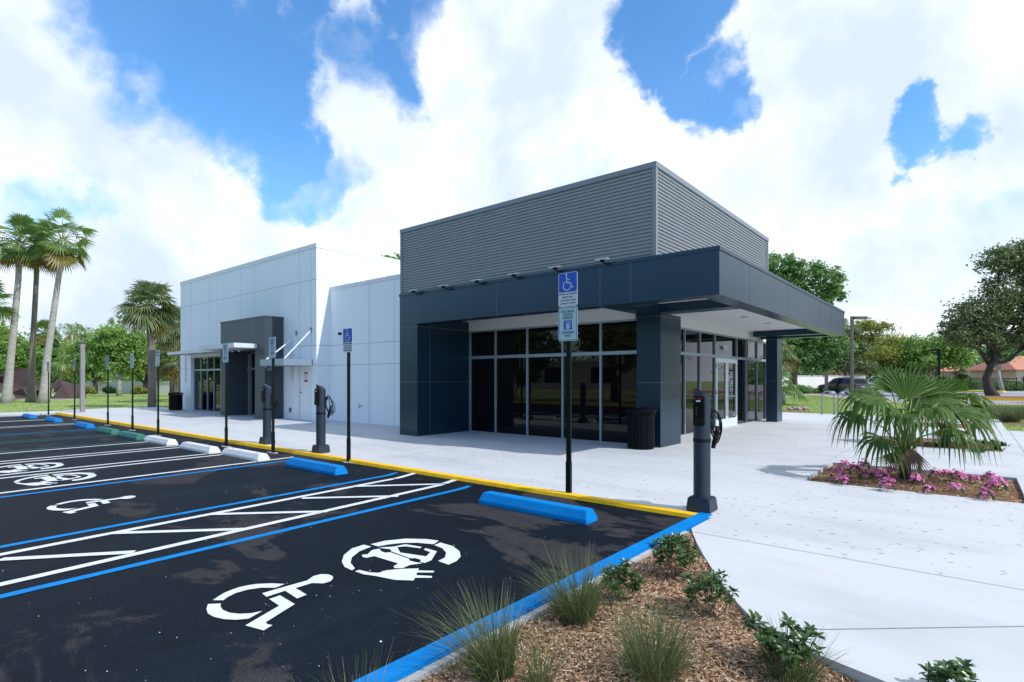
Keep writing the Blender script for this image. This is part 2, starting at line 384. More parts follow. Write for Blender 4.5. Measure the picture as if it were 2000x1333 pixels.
M['wall_white'] = pm('white garden wall', (0.70, 0.69, 0.66), 0.8, 0.06, 0.8, 0.1, 30)
M['roof_tile'] = pm('terracotta tiles', (0.46, 0.19, 0.115), 0.75, 0.2, 3, 0.4, 12)
M['cream'] = pm('cream stucco', (0.60, 0.46, 0.30), 0.8, 0.08)
M['lot'] = pm('weathered grey asphalt', (0.30, 0.305, 0.32), 0.85, 0.12, 0.7, 0.2, 60, obj=False)
M['lamp_lens'] = pm('frosted lens', (0.75, 0.77, 0.8), 0.3, 0.02)
M['bark_grey'] = pm('pale palm bark', (0.34, 0.32, 0.30), 0.85, 0.25, 2.5, 0.5, 14, stretch=(1, 1, 3))
M['bark_dark'] = pm('dark bark', (0.048, 0.039, 0.034), 0.9, 0.35, 3, 0.6, 18, stretch=(2, 2, .6))
M['bark_mid'] = pm('grey brown bark', (0.17, 0.145, 0.125), 0.9, 0.3, 3, 0.6, 16, stretch=(2, 2, .6))
M['leaf_a'] = leafmat('bright oak leaves', [(0, (0.1403, 0.2623, 0.0549)), (0.5, (0.244, 0.4087, 0.0952)), (1, (0.3904, 0.5246, 0.1647))], 0.55)
M['leaf_b'] = leafmat('deep green leaves', [(0, (0.0743, 0.1688, 0.054)), (0.5, (0.1553, 0.297, 0.0891)), (1, (0.2835, 0.432, 0.1418))], 0.5)
M['leaf_c'] = leafmat('olive leaves', [(0, (0.0744, 0.108, 0.0456)), (0.5, (0.138, 0.186, 0.0744)), (1, (0.24, 0.276, 0.126))], 0.45)
M['leaf_y'] = leafmat('yellow green leaves', [(0, (0.161, 0.207, 0.0368)), (0.5, (0.2818, 0.3277, 0.0667)), (1, (0.4255, 0.4255, 0.1207))], 0.52)
M['frond'] = leafmat('fan palm frond', [(0, (0.077, 0.1595, 0.0374)), (0.5, (0.143, 0.2585, 0.0638)), (1, (0.253, 0.3575, 0.1155))], 0.42, 0.35, 0.5)
M['frond_sabal'] = leafmat('sabal frond', [(0, (0.0825, 0.132, 0.0506)), (0.5, (0.1595, 0.2145, 0.088)), (1, (0.286, 0.3135, 0.132))], 0.38, 0.4, 0.5)
M['frond_young'] = leafmat('young palm frond', [(0, (0.040, 0.098, 0.016)), (0.6, (0.092, 0.168, 0.032)), (1, (0.175, 0.230, 0.060))], 0.38, 0.45, 0.2)
M['frond_old'] = leafmat('yellowing frond', [(0, (0.11, 0.085, 0.018)), (0.6, (0.20, 0.145, 0.03)), (1, (0.27, 0.22, 0.05))], 0.2)
M['frond_dead'] = leafmat('dry brown frond', [(0, (0.085, 0.045, 0.03)), (0.6, (0.15, 0.088, 0.055)), (1, (0.22, 0.14, 0.09))], 0.1)
M['petiole'] = pm('green petiole', (0.16, 0.21, 0.05), 0.5, 0.2)
M['shrub'] = leafmat('glossy shrub leaves', [(0, (0.020, 0.060, 0.012)), (0.6, (0.046, 0.110, 0.024)), (1, (0.115, 0.190, 0.045))], 0.2, 0.33, 0.5)
M['stem'] = pm('woody stem', (0.16, 0.12, 0.09), 0.85, 0.2)
M['blade'] = leafmat('ornamental grass blades', [(0, (0.060, 0.095, 0.032)), (0.5, (0.120, 0.165, 0.062)), (0.75, (0.200, 0.215, 0.100)), (0.9, (0.34, 0.28, 0.15)), (1, (0.46, 0.36, 0.22))], 0.25)
M['lawnblade'] = leafmat('lawn blades', [(0, (0.204, 0.3, 0.078)), (0.6, (0.348, 0.45, 0.144)), (1, (0.48, 0.516, 0.24))], 0.45)
M['petal'] = leafmat('pink petals', [(0, (0.62, 0.07, 0.33)), (0.5, (0.84, 0.20, 0.52)), (1, (0.90, 0.46, 0.70))], 0.25, 0.6, 0.15)
M['petal_core'] = pm('flower eye', (0.45, 0.01, 0.12), 0.6)
M['car_dark'] = pm('dark graphite car paint', (0.022, 0.025, 0.031), 0.16, 0.05, spec=0.7)
M['car_white'] = pm('white car paint', (0.58, 0.62, 0.66), 0.25, 0.02, spec=0.6)
M['car_silver'] = pm('silver car paint', (0.32, 0.35, 0.38), 0.25, 0.02, metal=0.4)
M['rim'] = pm('alloy rim', (0.36, 0.37, 0.39), 0.35, 0.05, metal=0.6)
M['tail'] = pm('red lamp lens', (0.30, 0.008, 0.012), 0.2, 0.05)
M['rock'] = pm('weathered rock', (0.30, 0.25, 0.21), 0.9, 0.35, 7, 0.6, 20)
# ------------------------------------------------------------------ the ground
def pz(y): return 0.07+0.06*min(1, max(0, (y-6.1)/3.3))
structure(MB().poly([(-400, -400, -0.03), (400, -400, -0.03), (400, 400, -0.03), (-400, 400, -0.03)]).build('ground', M['lawn']))
# parking lot
mb = MB(); xs = np.linspace(-32, -2.4, 30); ys = np.linspace(-6.0, 6.1, 13)
for xa, xb in ((-31.99, -22), (-22, -12), (-12, -2.39)):      # the last strip ramps up to the kerb
    za, zb_ = (max(0, .034*(x+22)/19.6) for x in (xa, xb))
    mb.add([(xa, -5.99, 0), (xb, -5.99, 0), (xb, 5.72, 0), (xa, 5.72, 0), (xb, 6.07, zb_), (xa, 6.07, za)], [(0, 1, 2, 3), (3, 2, 4, 5)])
def az(x, y): return max(0, .034*(x+22)/19.6)*min(1, max(0, (y-5.72)/.35))
structure(mb.build('parking_lot', M['asphalt']))
# the plaza: cells with rectangular openings for the planting beds
BEDS = [(-1.90, 0.50, 8.95, 11.15), (-2.00, 0.47, 14.95, 17.2), (-2.0, 0.45, 21.3, 23.4)]
def plaza():
    xs = sorted({-34.0, -31.0, -2.3, 0.75, 6.0} | {b[0] for b in BEDS} | {b[1] for b in BEDS})
    ys = sorted({6.1, 7.2, 8.3, 9.4, 10.6, 21.2, 26.6} | {b[2] for b in BEDS} | {b[3] for b in BEDS})
    cells = set()
    for i in range(len(xs)-1):
        for j in range(len(ys)-1):
            x = (xs[i]+xs[i+1])/2; y = (ys[j]+ys[j+1])/2
            if any(b[0] < x < b[1] and b[2] < y < b[3] for b in BEDS): continue
            if x > 0.75 and y > 21.2: continue
            if x < -31 and y > 10.6: continue
            cells.add((i, j))
    mb = MB(); vid = {}
    def v(i, j):
        if (i, j) not in vid: vid[(i, j)] = len(mb.v); mb.v.append((xs[i], ys[j], pz(ys[j])))
        return vid[(i, j)]
    for i, j in cells:
        mb.f.append((v(i, j), v(i+1, j), v(i+1, j+1), v(i, j+1)))
    for i, j in cells:
        for di, dj, a, b in ((0, -1, (i, j), (i+1, j)), (1, 0, (i+1, j), (i+1, j+1)), (0, 1, (i+1, j+1), (i, j+1)), (-1, 0, (i, j+1), (i, j))):
            if (i+di, j+dj) not in cells:
                A = mb.v[v(*a)]; B = mb.v[v(*b)]
                k = len(mb.v); mb.v += [A, B, (B[0], B[1], B[2]-0.2), (A[0], A[1], A[2]-0.2)]; mb.f.append((k+3, k+2, k+1, k))
    return mb
structure(plaza().build('pavement', M['concrete']))
EDGE = [(-2.22, 6.1), (-2.22, 5.55), (-2.16, 5.42), (-1.98, 5.08), (-1.8, 4.77), (-1.52, 4.31), (-1.24, 3.90), (-1.02, 3.63), (-0.85, 3.53), (-0.68, 3.46), (-0.33, 3.36), (0.4, 3.2), (1.6, 3.0), (6, 2.6)]
mb = MB(); n = len(EDGE)
mb.prism(EDGE+[(6, 6.1)], -0.1, 0.07)
structure(mb.build('front_pavement', M['concrete'], fixn=True))
structure(MB().box(-34, -32, -6, 6.1, -0.1, 0.07).build('side_pavement', M['concrete']))
# joints scored in the pavement
def strip(mb, a, b, wd, z0, z1=None):
    a = Vector(a[:2]); b = Vector(b[:2]); d = (b-a).normalized(); n_ = Vector((-d.y, d.x))*wd/2
    if z1 is None: z1 = z0
    return mb.add([(a.x-n_.x, a.y-n_.y, z0), (b.x-n_.x, b.y-n_.y, z1), (b.x+n_.x, b.y+n_.y, z1), (a.x+n_.x, a.y+n_.y, z0)], [(0, 1, 2, 3)])
mb = MB()
strip(mb, (-2.2, 5.42), (6, 5.55), 0.008, 0.074)
strip(mb, (-0.85, 3.73), (6, 9.0-0.15*0), 0.008, 0.074) if False else strip(mb, (-0.72, 3.80), (1.1, 5.42), 0.008, 0.074)
for x in (-8.6, -14.6, -20.6, -26.6): strip(mb, (x, 6.3), (x, 9.38), 0.008, pz(6.3)+.004, pz(9.38)+.004)
strip(mb, (0.80, 9.4), (0.80, 21.2), 0.012, .134)
strip(mb, (-2.0, 11.3), (-2.0, 14.9), 0.010, .134)
structure(mb.build('pavement_joint', M['score']))
# kerbs
KY = [(-33.9, 6.1), (-2.40, 6.1)]
mb = MB()
mb.add([(-32, 6.045, -.01), (-2.402, 6.055, -.01), (-2.402, 6.085, .0735), (-32, 6.085, .090), (-2.402, 6.20, .0775), (-32, 6.20, .094), (-2.402, 6.205, .05), (-32, 6.205, .05)], [(0, 1, 2, 3), (3, 2, 4, 5), (5, 4, 6, 7), (3, 5, 7, 0), (1, 6, 4, 2)])
structure(mb.build('yellow_kerb', M['yellow_paint']))
mb = MB(); mb.box(-2.40, -2.25, -8, 6.24, -0.1, 0.085)
structure(mb.build('blue_kerb', M['blue_paint'], bevel=0.012))
structure(MB().box(-2.252, -2.20, -8, 5.44, -0.1, 0.062).build('kerb_back', M['kerb']))
structure(MB().box(-60, -2.4, -6.2, -6.0, -0.1, 0.12).build('far_kerb', M['yellow_paint']))
# mulch bed in front
def mulch_z(x, y): return 0.034+0.014*math.sin(x*3.1+y*1.7)+0.014*math.sin(x*7.3-y*5.1)
mb = MB(); nx, ny = 70, 110; X0, X1, Y0, Y1 = -2.2, 3.0, -6.0, 5.6
for j in range(ny+1):
    for i in range(nx+1):
        x = X0+(X1-X0)*i/nx; y = Y0+(Y1-Y0)*j/ny; mb.v.append((x, y, mulch_z(x, y)))
for j in range(ny):
    for i in range(nx): a = j*(nx+1)+i; mb.f.append((a, a+1, a+nx+2, a+nx+1))
structure(mb.build('mulch_bed', M['mulch'], smooth=True))
for k, b in enumerate(BEDS):
    mb = MB(); q = 24
    for j in range(q+1):
        for i in range(q+1):
            x = b[0]+(b[1]-b[0])*i/q; y = b[2]+(b[3]-b[2])*j/q
            e = min(i, q-i, j, q-j)/q
            mb.v.append((x, y, 0.075+0.04*min(1, e*6)+0.012*math.sin(x*9+y*4)*min(1, e*6)))
    for j in range(q):
        for i in range(q): a = j*(q+1)+i; mb.f.append((a, a+1, a+q+2, a+q+1))
    structure(mb.build('mulch_bed', M['mulch'], smooth=True))
def inside_front(x, y):
    if y > 5.5: return False
    for (xa, ya), (xb, yb) in zip(EDGE[1:], EDGE[2:]):
        if min(ya, yb) <= y <= max(ya, yb) and xa != xb:
            t = (y-ya)/(yb-ya) if yb != ya else 0
            return x < xa+(xb-xa)*t-0.01
    return y < 3.36
def chips(name, pts, smin, smax, m):
    n = len(pts); P0 = np.array(pts)
    Ls = rng.uniform(smin, smax, n)*rng.choice([.55, 1, 1, 1.7], n); W = rng.uniform(0.0020, 0.0058, n); a = rng.uniform(0, 2*np.pi, n); til = rng.normal(0, .22, n); rol = rng.normal(0, .5, n); bend = rng.normal(0, .12, n)
    d = np.stack([np.cos(a)*np.cos(til), np.sin(a)*np.cos(til), np.sin(til)], 1); s = np.stack([-np.sin(a)*np.cos(rol), np.cos(a)*np.cos(rol), np.sin(rol)], 1)
    up = np.array([0, 0, 1.0])
    V = np.zeros((n, 6, 3)); c = P0+up*0.008
    for k, (u, wv) in enumerate(((-.5, .6), (0, 1), (.5, .4))):
        ctr = c+d*(Ls*u)[:, None]+up*((bend*Ls)*(0.25-u*u))[:, None]
        V[:, 2*k] = ctr-s*(W*wv)[:, None]; V[:, 2*k+1] = ctr+s*(W*wv)[:, None]
    base = np.arange(n)[:, None]*6
    F = np.concatenate([base+np.array([[0, 2, 3, 1]]), base+np.array([[2, 4, 5, 3]])], 0)
    return mesh_np(name, V.reshape(-1, 3), F, m)
pts = []
while len(pts) < 46000:
    y = rnd.uniform(1.2, 5.45); x = rnd.uniform(-2.2, 0.2)
    if inside_front(x, y) and rnd.random() < min(1.0, 3.2/max(1.0, (x*x+y*y)**.5)): pts.append((x, y, mulch_z(x, y)))
tag(chips('mulch_chips', pts, .018, .045, M['chip']), 'shredded wood chips covering the front planting bed', 'mulch', kind='stuff')
pts = []
for b, nn in zip(BEDS, (6500, 3500, 1500)):
    for _ in range(nn):
        x = rnd.uniform(b[0]+.02, b[1]-.02); y = rnd.uniform(b[2]+.02, b[3]-.02)
        e = min(x-b[0], b[1]-x, y-b[2], b[3]-y)
        pts.append((x, y, 0.078+0.04*min(1, e*3)))
tag(chips('mulch_chips', pts, .02, .05, M['chip']), 'wood chips in the beds cut out of the white pavement', 'mulch', kind='stuff')
# lawns
def sheet(name, pts, z, m, depth=.15): return structure(MB().prism(pts, z-depth, z).build(name, m, fixn=True))
RD = [G(1440, 768), G(1530, 772), G(1600, 775.5), G(1690, 786), G(1780, 792), G(2000, 796), G(2600, 802)]
far = [(RD[-1].x+20, RD[-1].y+110), (-120, 150), (-60, 110)]
sheet('road', [(p.x, p.y) for p in RD]+far, 0.0, M['lot'], 0.03)
sheet('right_lawn', [(-5.7, 26.62), (0.75, 26.62), (0.75, 21.22), (8, 21.22), (14, 24)]+[(p.x, p.y-0.2) for p in reversed(RD)]+[(-31, 60), (-31, 24), (-12, 24), (-12, 26.62)], 0.10, M['lawn'])
sheet('left_lawn', [(-34.02, -30), (-34.02, 10.6), (-31.02, 10.62), (-29.95, 10.62), (-29.95, 60), (-140, 90), (-140, -30)], 0.06, M['lawn'])
mb = MB()
for a, b in zip(RD, RD[1:]):
    d = (b-a).normalized(); n_ = Vector((-d.y, d.x, 0))*0.22
    mb.extr([(a.x, a.y, -0.05), (b.x, b.y, -0.05), (b.x, b.y, .14), (a.x, a.y, .14)], -n_)
structure(mb.build('road_kerb', M['yellow_paint'], fixn=True))
def island(name, pl, z=0.14):
    pp = [G(*p) for p in pl]; sheet(name+'_kerb', [(p.x, p.y) for p in pp], z, M['yellow_paint'], .2)
    c = sum(pp, Vector())/len(pp); sheet(name, [(c.x+(p.x-c.x)*.97, c.y+(p.y-c.y)*.94) for p in pp], z+.02, M['mulch'] if 'mulch' in name else M['lawn'], .1)
island('mulch_island', [(1800, 781), (2080, 784.5), (2400, 786), (2400, 780.5), (2080, 778.5), (1800, 776)])
island('grass_island', [(1490, 764.5), (1570, 765.5), (1596, 763), (1570, 760.5), (1490, 758)])
island('grass_island', [(1720, 762.5), (1960, 767.5), (1965, 766), (1880, 764.5), (1720, 761)])
island('grass_island', [(1880, 759.2), (2300, 762.5), (2300, 756), (1880, 754.5)])
# fine blades over the lawns
def blades(name, n, fx, hmin, hmax, wd, m):
    Pt = np.array([fx() for _ in range(n)]); a = rng.uniform(0, 2*np.pi, n); h = rng.uniform(hmin, hmax, n)
    ln = rng.normal(0, .5, (n, 2))*h[:, None]; s = np.stack([np.cos(a), np.sin(a), 0*a], 1)*wd
    V = np.zeros((n, 3, 3)); V[:, 0] = Pt-s; V[:, 1] = Pt+s; V[:, 2] = Pt; V[:, 2, :2] += ln; V[:, 2, 2] += h
    return mesh_np(name, V.reshape(-1, 3), np.arange(n*3).reshape(n, 3), m)
def in_poly(x, y, pl):
    c = False; j = len(pl)-1
    for i in range(len(pl)):
        if (pl[i][1] > y) != (pl[j][1] > y) and x < (pl[j][0]-pl[i][0])*(y-pl[i][1])/(pl[j][1]-pl[i][1])+pl[i][0]: c = not c
        j = i
    return c
LP = [(-34.05, -6), (-34.05, 10.6), (-31, 10.7), (-30, 10.7), (-30, 24), (-62, 26), (-58, 4)]
RP = [(-12, 26.7), (0.7, 26.7), (0.7, 21.3), (6, 21.3)]+[(p.x, p.y-.3) for p in reversed(RD[2:6])]
def fx(pl, z):
    x0 = min(p[0] for p in pl); x1 = max(p[0] for p in pl); y0 = min(p[1] for p in pl); y1 = max(p[1] for p in pl)
    def f():
        while True:
            x = rnd.uniform(x0, x1); y = rnd.uniform(y0, y1)
            if in_poly(x, y, pl): return (x, y, z)
    return f
tag(blades('lawn_grass', 45000, fx(LP, .06), .03, .085, .012, M['lawnblade']), 'short mown grass beyond the left end of the lot', 'grass', kind='stuff')
tag(blades('lawn_grass', 45000, fx(RP, .10), .03, .085, .012, M['lawnblade']), 'short mown grass between the plaza and the road', 'grass', kind='stuff')

# ------------------------------------------------------------------ painted markings
def line(px, col, wd, z=.004, name='stall_line', ext=0.0):
    a = G(*px[0]); b = G(*px[1])
    if ext >= 3: a = Vector((b.x+.05*(b.y-.7), .7, 0)); ext = 0; b = b+(b-a).normalized()*max(0, 5.55-b.y)
    d = (b-a).normalized(); a = a-d*ext
    n = max(2, int((b-a).length/.1)); side = Vector((-d.y, d.x, 0))*wd/2; mb = MB()
    for k in range(n+1):
        q = a.lerp(b, k/n); e = 1 if 0 < k < n else .6
        mb.v.append((q.x-side.x*(1+rnd.uniform(-.05, .05)), q.y-side.y*(1+rnd.uniform(-.05, .05)), z+az(q.x, q.y))); mb.v.append((q.x+side.x*(1+rnd.uniform(-.05, .05)), q.y+side.y*(1+rnd.uniform(-.05, .05)), z+az(q.x, q.y)))
    for k in range(n): mb.f.append((2*k, 2*k+2, 2*k+3, 2*k+1))
    return structure(mb.build(name, M[col]))
wB, wW = .10, .10
line(((20, 1162), (918, 951.5)), 'blue_paint', wB, ext=.16)
line(((0, 1143), (893, 940.5)), 'white_paint', wW, .0045, ext=.05)
line(((0, 1084.5), (810, 928)), 'white_paint', wW, .0045, ext=.4)
line(((0, 1069.5), (775, 926)), 'blue_paint', wB, ext=.4)
line(((0, 980.8), (555, 901.5)), 'blue_paint', wB, ext=3)
line(((0, 973.5), (573, 893.6)), 'white_paint', wW, .0045, ext=3)
for a in (((0, 1094), (262, 1079.5)), ((215, 1042.5), (480, 1034.5)), ((410, 1005.5), (640, 1000)), ((590, 974), (778, 970)), ((688, 951), (876, 946))):
    line(a, 'white_paint', .095, .0062, 'hatch_line')
for a in (((0, 943.4), (426, 885)), ((0, 948.6), (431, 889)), ((0, 912.6), (339, 872.2)), ((0, 917.4), (345, 875.4)), ((0, 894), (280, 864.4))):
    line(a, 'white_paint', wW, .0045, ext=6)
for a in (((0, 890.5), (278, 861.5)), ((0, 874), (230, 851.2)), ((0, 871.5), (225, 848.8)), ((0, 857), (185, 841))):
    line(a, 'green_paint', wW, ext=8)
line(((0, 854.5), (185, 838.9)), 'blue_paint', wW, .0045, ext=8)
for a in (((0, 837), (150, 829)), ((0, 840.5), (163, 826.5)), ((0, 821.6), (87, 820)), ((0, 824.6), (122, 819.2)), ((0, 816.4), (60, 812.6))):
    line(a, 'white_paint', wW, .0045, ext=8)
def zp(pts): return [G(380+x/3.448, 1000+y/3.448) for x, y in pts]
WC = [[(122, 600), (160, 574), (200, 550), (250, 529), (300, 512), (360, 499), (420, 490), (520, 486), (607, 490), (545, 516), (450, 515), (360, 528), (280, 550), (220, 580), (195, 600)],
      [(90, 626), (80, 660), (90, 690), (130, 712), (200, 728), (280, 732), (365, 724), (458, 672), (380, 688), (300, 692), (235, 684), (190, 665), (173, 640), (178, 622)],
      [(455, 553), (485, 577), (610, 536), (690, 588), (755, 563), (680, 518), (790, 484), (870, 486), (915, 472), (934, 450), (928, 436), (900, 425), (850, 424), (800, 437), (775, 455), (760, 466), (620, 505)],
      [(503, 592), (575, 567), (675, 626), (480, 748), (490, 762), (525, 768), (465, 804), (342, 770), (570, 637)]]
EV = [[(1185, 222), (1280, 199), (1420, 184), (1560, 187), (1645, 198), (1610, 222), (1500, 212), (1400, 213), (1300, 224), (1235, 236)],
      [(1655, 210), (1740, 235), (1785, 270), (1792, 305), (1765, 335), (1710, 360), (1640, 335), (1685, 312), (1695, 280), (1670, 250), (1615, 228)],
      [(1140, 225), (1190, 238), (1110, 270), (1060, 310), (1050, 345), (1080, 385), (1060, 398), (1010, 375), (992, 340), (1005, 295), (1060, 250)],
      [(1080, 405), (1110, 395), (1180, 412), (1240, 415), (1290, 398), (1400, 388), (1510, 385), (1507, 399), (1610, 401), (1615, 406), (1608, 413), (1498, 413), (1494, 431), (1596, 436), (1601, 442), (1594, 449), (1485, 448), (1475, 467), (1350, 462), (1260, 445), (1225, 437), (1140, 425)],
      [(1127, 300), (1130, 292), (1165, 290), (1185, 270), (1200, 260), (1245, 252), (1258, 270), (1285, 279), (1318, 276), (1440, 318), (1452, 334), (1490, 343), (1535, 350), (1450, 362), (1400, 384), (1345, 383), (1340, 370), (1372, 352), (1210, 302), (1160, 313), (1135, 309)],
      [(1240, 244), (1340, 238), (1420, 222), (1530, 240), (1520, 249), (1424, 236), (1365, 241), (1385, 278), (1480, 292), (1560, 304), (1588, 275), (1545, 260), (1555, 248), (1632, 270), (1595, 330), (1550, 348), (1520, 342), (1525, 328), (1490, 316), (1450, 316), (1325, 270), (1320, 256), (1285, 252)]]
def symbol(polys, name, label, group, dx=0, dy=0):
    o0 = zp(polys[0])[0]; o0 = Vector((o0.x, o0.y, 0))
    bm = bmesh.new()
    for pl in polys:
        q = zp(pl); vs = [bm.verts.new((p.x-o0.x, p.y-o0.y, .005)) for p in q]; f = bm.faces.new(vs)
    bmesh.ops.recalc_face_normals(bm, faces=bm.faces)
    for f in bm.faces:
        if f.normal.z < 0: f.normal_flip()
    bmesh.ops.triangulate(bm, faces=bm.faces)
    me = bpy.data.meshes.new(name); bm.to_mesh(me); bm.free(); me.materials.append(M['white_paint'])
    o = bpy.data.objects.new(name, me); link(o); o.location = (o0.x+dx, o0.y+dy, 0)
    return tag(o, label, 'painted symbol', group)
wc = symbol(WC, 'painted_wheelchair_symbol', 'large white wheelchair symbol painted in the nearest blue-edged stall', 'painted stall symbols')
ev = symbol(EV, 'painted_charging_symbol', 'large white electric car and plug symbol in front of the nearest blue wheel stop', 'painted stall symbols')
d = G(265, 971)-G(650, 1128)
w2 = copy_tree(wc); w2.location += d; w2['label'] = 'smaller-looking white wheelchair symbol in the second blue stall, beyond the hatched strip'
d = G(172, 936)-G(900, 1090); e2 = copy_tree(ev); e2.location += d; e2['label'] = 'white electric car symbol in the white stall next to the second blue stall'
d = G(108, 914)-G(900, 1090); e3 = copy_tree(ev); e3.location += d; e3['label'] = 'white electric car symbol cut by the left photo edge, in the middle white stall'

# ------------------------------------------------------------------ wheel stops
def stop_mesh(Lg):
    prof = [(-.125, 0), (-.125, .05), (-.075, .145), (.075, .145), (.125, .05), (.125, 0)]
    mb = MB(); v = []; h = Lg/2
    for x, ins in ((-h, 0), (h, 0)):
        pass
    n = len(prof); vs = []
    for sgn in (-1, 1):
        for y, z in prof: vs.append((sgn*(h-.035*max(0, (z-.05))/.095), y, z))
    fs = [tuple(range(n-1, -1, -1)), tuple(range(n, 2*n))]+[(i, (i+1) % n, n+(i+1) % n, n+i) for i in range(n)]
    return mb.add(vs, fs)
STOPS = [('blue', (-4.06, 5.30), 'blue concrete wheel stop nearest the camera, in front of the double sign'),
         ('blue', (-8.90, 5.28), 'blue wheel stop in the second blue stall, past the hatched strip')]
for c, l, r, lb in (('white', (426, 890), (511, 902), 'white wheel stop nearest to the second blue stall, nearest of the three white ones'),
                    ('white', (346, 877.5), (413, 887), 'middle one of the three white wheel stops'),
                    ('white', (281, 862.5), (326, 872), 'white wheel stop next to the green ones, farthest of the three white'),
                    ('green', (230, 852), (264, 861.6), 'green wheel stop next to the white ones, nearer of the two green'),
                    ('green', (187, 843.8), (215, 850), 'green wheel stop next to the far blue ones'),
                    ('blue', (144, 832.4), (167.5, 838.7), 'blue wheel stop next to the green ones at the far end'),
                    ('blue', (88, 821.3), (105.5, 827), 'middle one of the three far blue wheel stops'),
                    ('blue', (43, 815), (57, 818.4), 'farthest blue wheel stop at the end of the row')):
    a = G(*l); b = G(*r); STOPS.append((c, ((a.x+b.x)/2-.02, (a.y+b.y)/2+.125), lb))
sm = {}
for c, (x, y), lb in STOPS:
    if c not in sm: o = stop_mesh(1.62).build('wheel_stop', M['stop_'+c], fixn=True, bevel=.008); sm[c] = o
    else: o = sm[c].copy(); link(o)
    o.location = (x, y, 0.0); tag(o, lb, 'wheel stop', 'wheel stops at the heads of the stalls')
    for dx in (-.52, .52): MB().lathe([(.013, .1445), (.013, .151), (.006, .153)], 10, (dx, 0)).build('anchor_pin', M['bark_dark'], o)
# small pebbles on the asphalt and the pavement
mb = MB()
for _ in range(150):
    x = rnd.uniform(-11, -2.5); y = rnd.uniform(.6, 6.0); r = rnd.uniform(.0018, .0048)*(2 if rnd.random() < .05 else 1)
    if y < 3 and rnd.random() < .5: x = rnd.uniform(-4, -2.5)
    k = len(mb.v); mb.add([(x+r*math.cos(a)*rnd.uniform(.7, 1.2), y+r*math.sin(a)*rnd.uniform(.7, 1.2), .0045) for a in (0, 1.3, 2.5, 3.8, 5.1)]+[(x, y, .004+r)], [(0, 1, 5), (1, 2, 5), (2, 3, 5), (3, 4, 5), (4, 0, 5)])
tag(mb.build('gravel_bits', M['sign_white']), 'pale grit scattered over the black asphalt', 'grit', kind='stuff')
# ------------------------------------------------------------------ text
def text_mesh(body, size, m, name='lettering', align='CENTER', sx=1.0, depth=0.0015, bold=0.0):
    cu = bpy.data.curves.new('t', 'FONT'); cu.body = body; cu.size = size; cu.align_x = align; cu.align_y = 'CENTER'; cu.extrude = depth; cu.resolution_u = 3; cu.offset = bold
    ob = bpy.data.objects.new('t', cu); link(ob)
    me = bpy.data.meshes.new_from_object(ob.evaluated_get(bpy.context.evaluated_depsgraph_get()))
    bpy.data.objects.remove(ob); bpy.data.curves.remove(cu)
    me.name = name; me.materials.clear(); me.materials.append(m)
    for v in me.vertices: v.co.x *= sx
    return me
MY = Matrix(((1, 0, 0), (0, 0, -1), (0, 1, 0)))      # text plane facing -Y, x to the right
MX = Matrix(((0, 0, 1), (1, 0, 0), (0, 1, 0)))       # facing +X, reading along +Y
def put_text(body, size, m, loc, parent, rot=MY, sx=1.0, name='lettering', bold=0.0):
    me = text_mesh(body, size, m, name, sx=sx, bold=bold)
    for v in me.vertices: v.co = rot @ v.co
    o = bpy.data.objects.new(name, me); link(o); o.parent = parent; o.location = loc
    return o

# ------------------------------------------------------------------ the building
ZF = 0.13
B = thing('retail_building', (-11.7, 9.4, 0.0), 'modern single-storey commercial building with slate blue canopy, grey ribbed cladding and white blocks', 'building')
def part(mb, name, m, parent=None, **k):
    if name in EACH: return build_each(mb, name, m, B, world=True, **k)
    return mb.build(name, m, B if parent is None else parent, world=(parent is None), **k)
EACH = {'canopy_beam', 'panel_joint', 'tie_rod', 'wall_bracket', 'wall_joint', 'louvre_bracket', 'awning_downlight', 'hinge', 'bulkhead', 'rear_wall', 'flashing', 'notice_print'}
def sub(mb, name, m, par, **k):
    for i, v in enumerate(mb.v): mb.v[i] = (v[0]-B.location.x, v[1]-B.location.y, v[2])
    if name in EACH: return build_each(mb, name, m, par, **k)
    return mb.build(name, m, par, **k)
XP0, XP1, YF, YG = -11.70, -10.99, 9.40, 11.30
XC0, XC1 = -5.70, -5.14
ZS, ZT = 3.03, 3.85
XR, YE = -3.28, 21.2
# canopy: a hollow dark frame with a white soffit between its beams
mb = MB()
mb.box(XP0, XR, YF, YF+.35, ZS, ZT-.07)
mb.box(XR-.35, XR, YF+.35, YE-.35, ZS, ZT-.07)
mb.box(-6.2, XR, YE-.35, YE, ZS, ZT-.07)
can = part(mb, 'canopy', M['dark_panel'])
mb = MB(); mb.box(XC0, XR-.35, YG-.15, YG+.33, ZS-.002, ZT-.2); mb.box(XC0, XC1, YF+.35, YG-.15, ZS-.002, ZT-.2)
mb.box(-5.7, XR-.35, 19.55, 19.9, ZS-.002, ZT-.2)
part(mb, 'canopy_beam', M['dark_panel'])
mb = MB(); mb.box(XP0-.015, XR+.015, YF-.015, YF+.2, ZT-.068, ZT); mb.box(XR-.2, XR+.015, YF+.2, YE+.015, ZT-.068, ZT)
part(mb, 'fascia_cap', M['dark_panel'])
mb = MB(); mb.box(XP1, XR-.35, YF+.35, YE-.35, 3.215, 3.26)
part(mb, 'soffit', M['soffit'])
mb = MB(); mb.box(XP1, -5.8, YG-.01, YG+.15, 2.955, 3.213); mb.box(-5.98, -5.82, YG+.3, 21.69, 2.955, 3.213)
part(mb, 'bulkhead', M['soffit'])
part(MB().box(XP0+.05, XR-.05, YF+.25, YE-.03, ZT-.19, ZT-.12), 'flat_roof', M['cap'])
part(MB().box(XP0, XP1, YF+.001, YG+.2, 0.05, ZS), 'pillar', M['dark_panel'])
part(MB().box(XP0+.002, XP1, YF+.351, YG+.2, ZS+.001, ZT-.2), 'canopy_beam', M['dark_panel'])
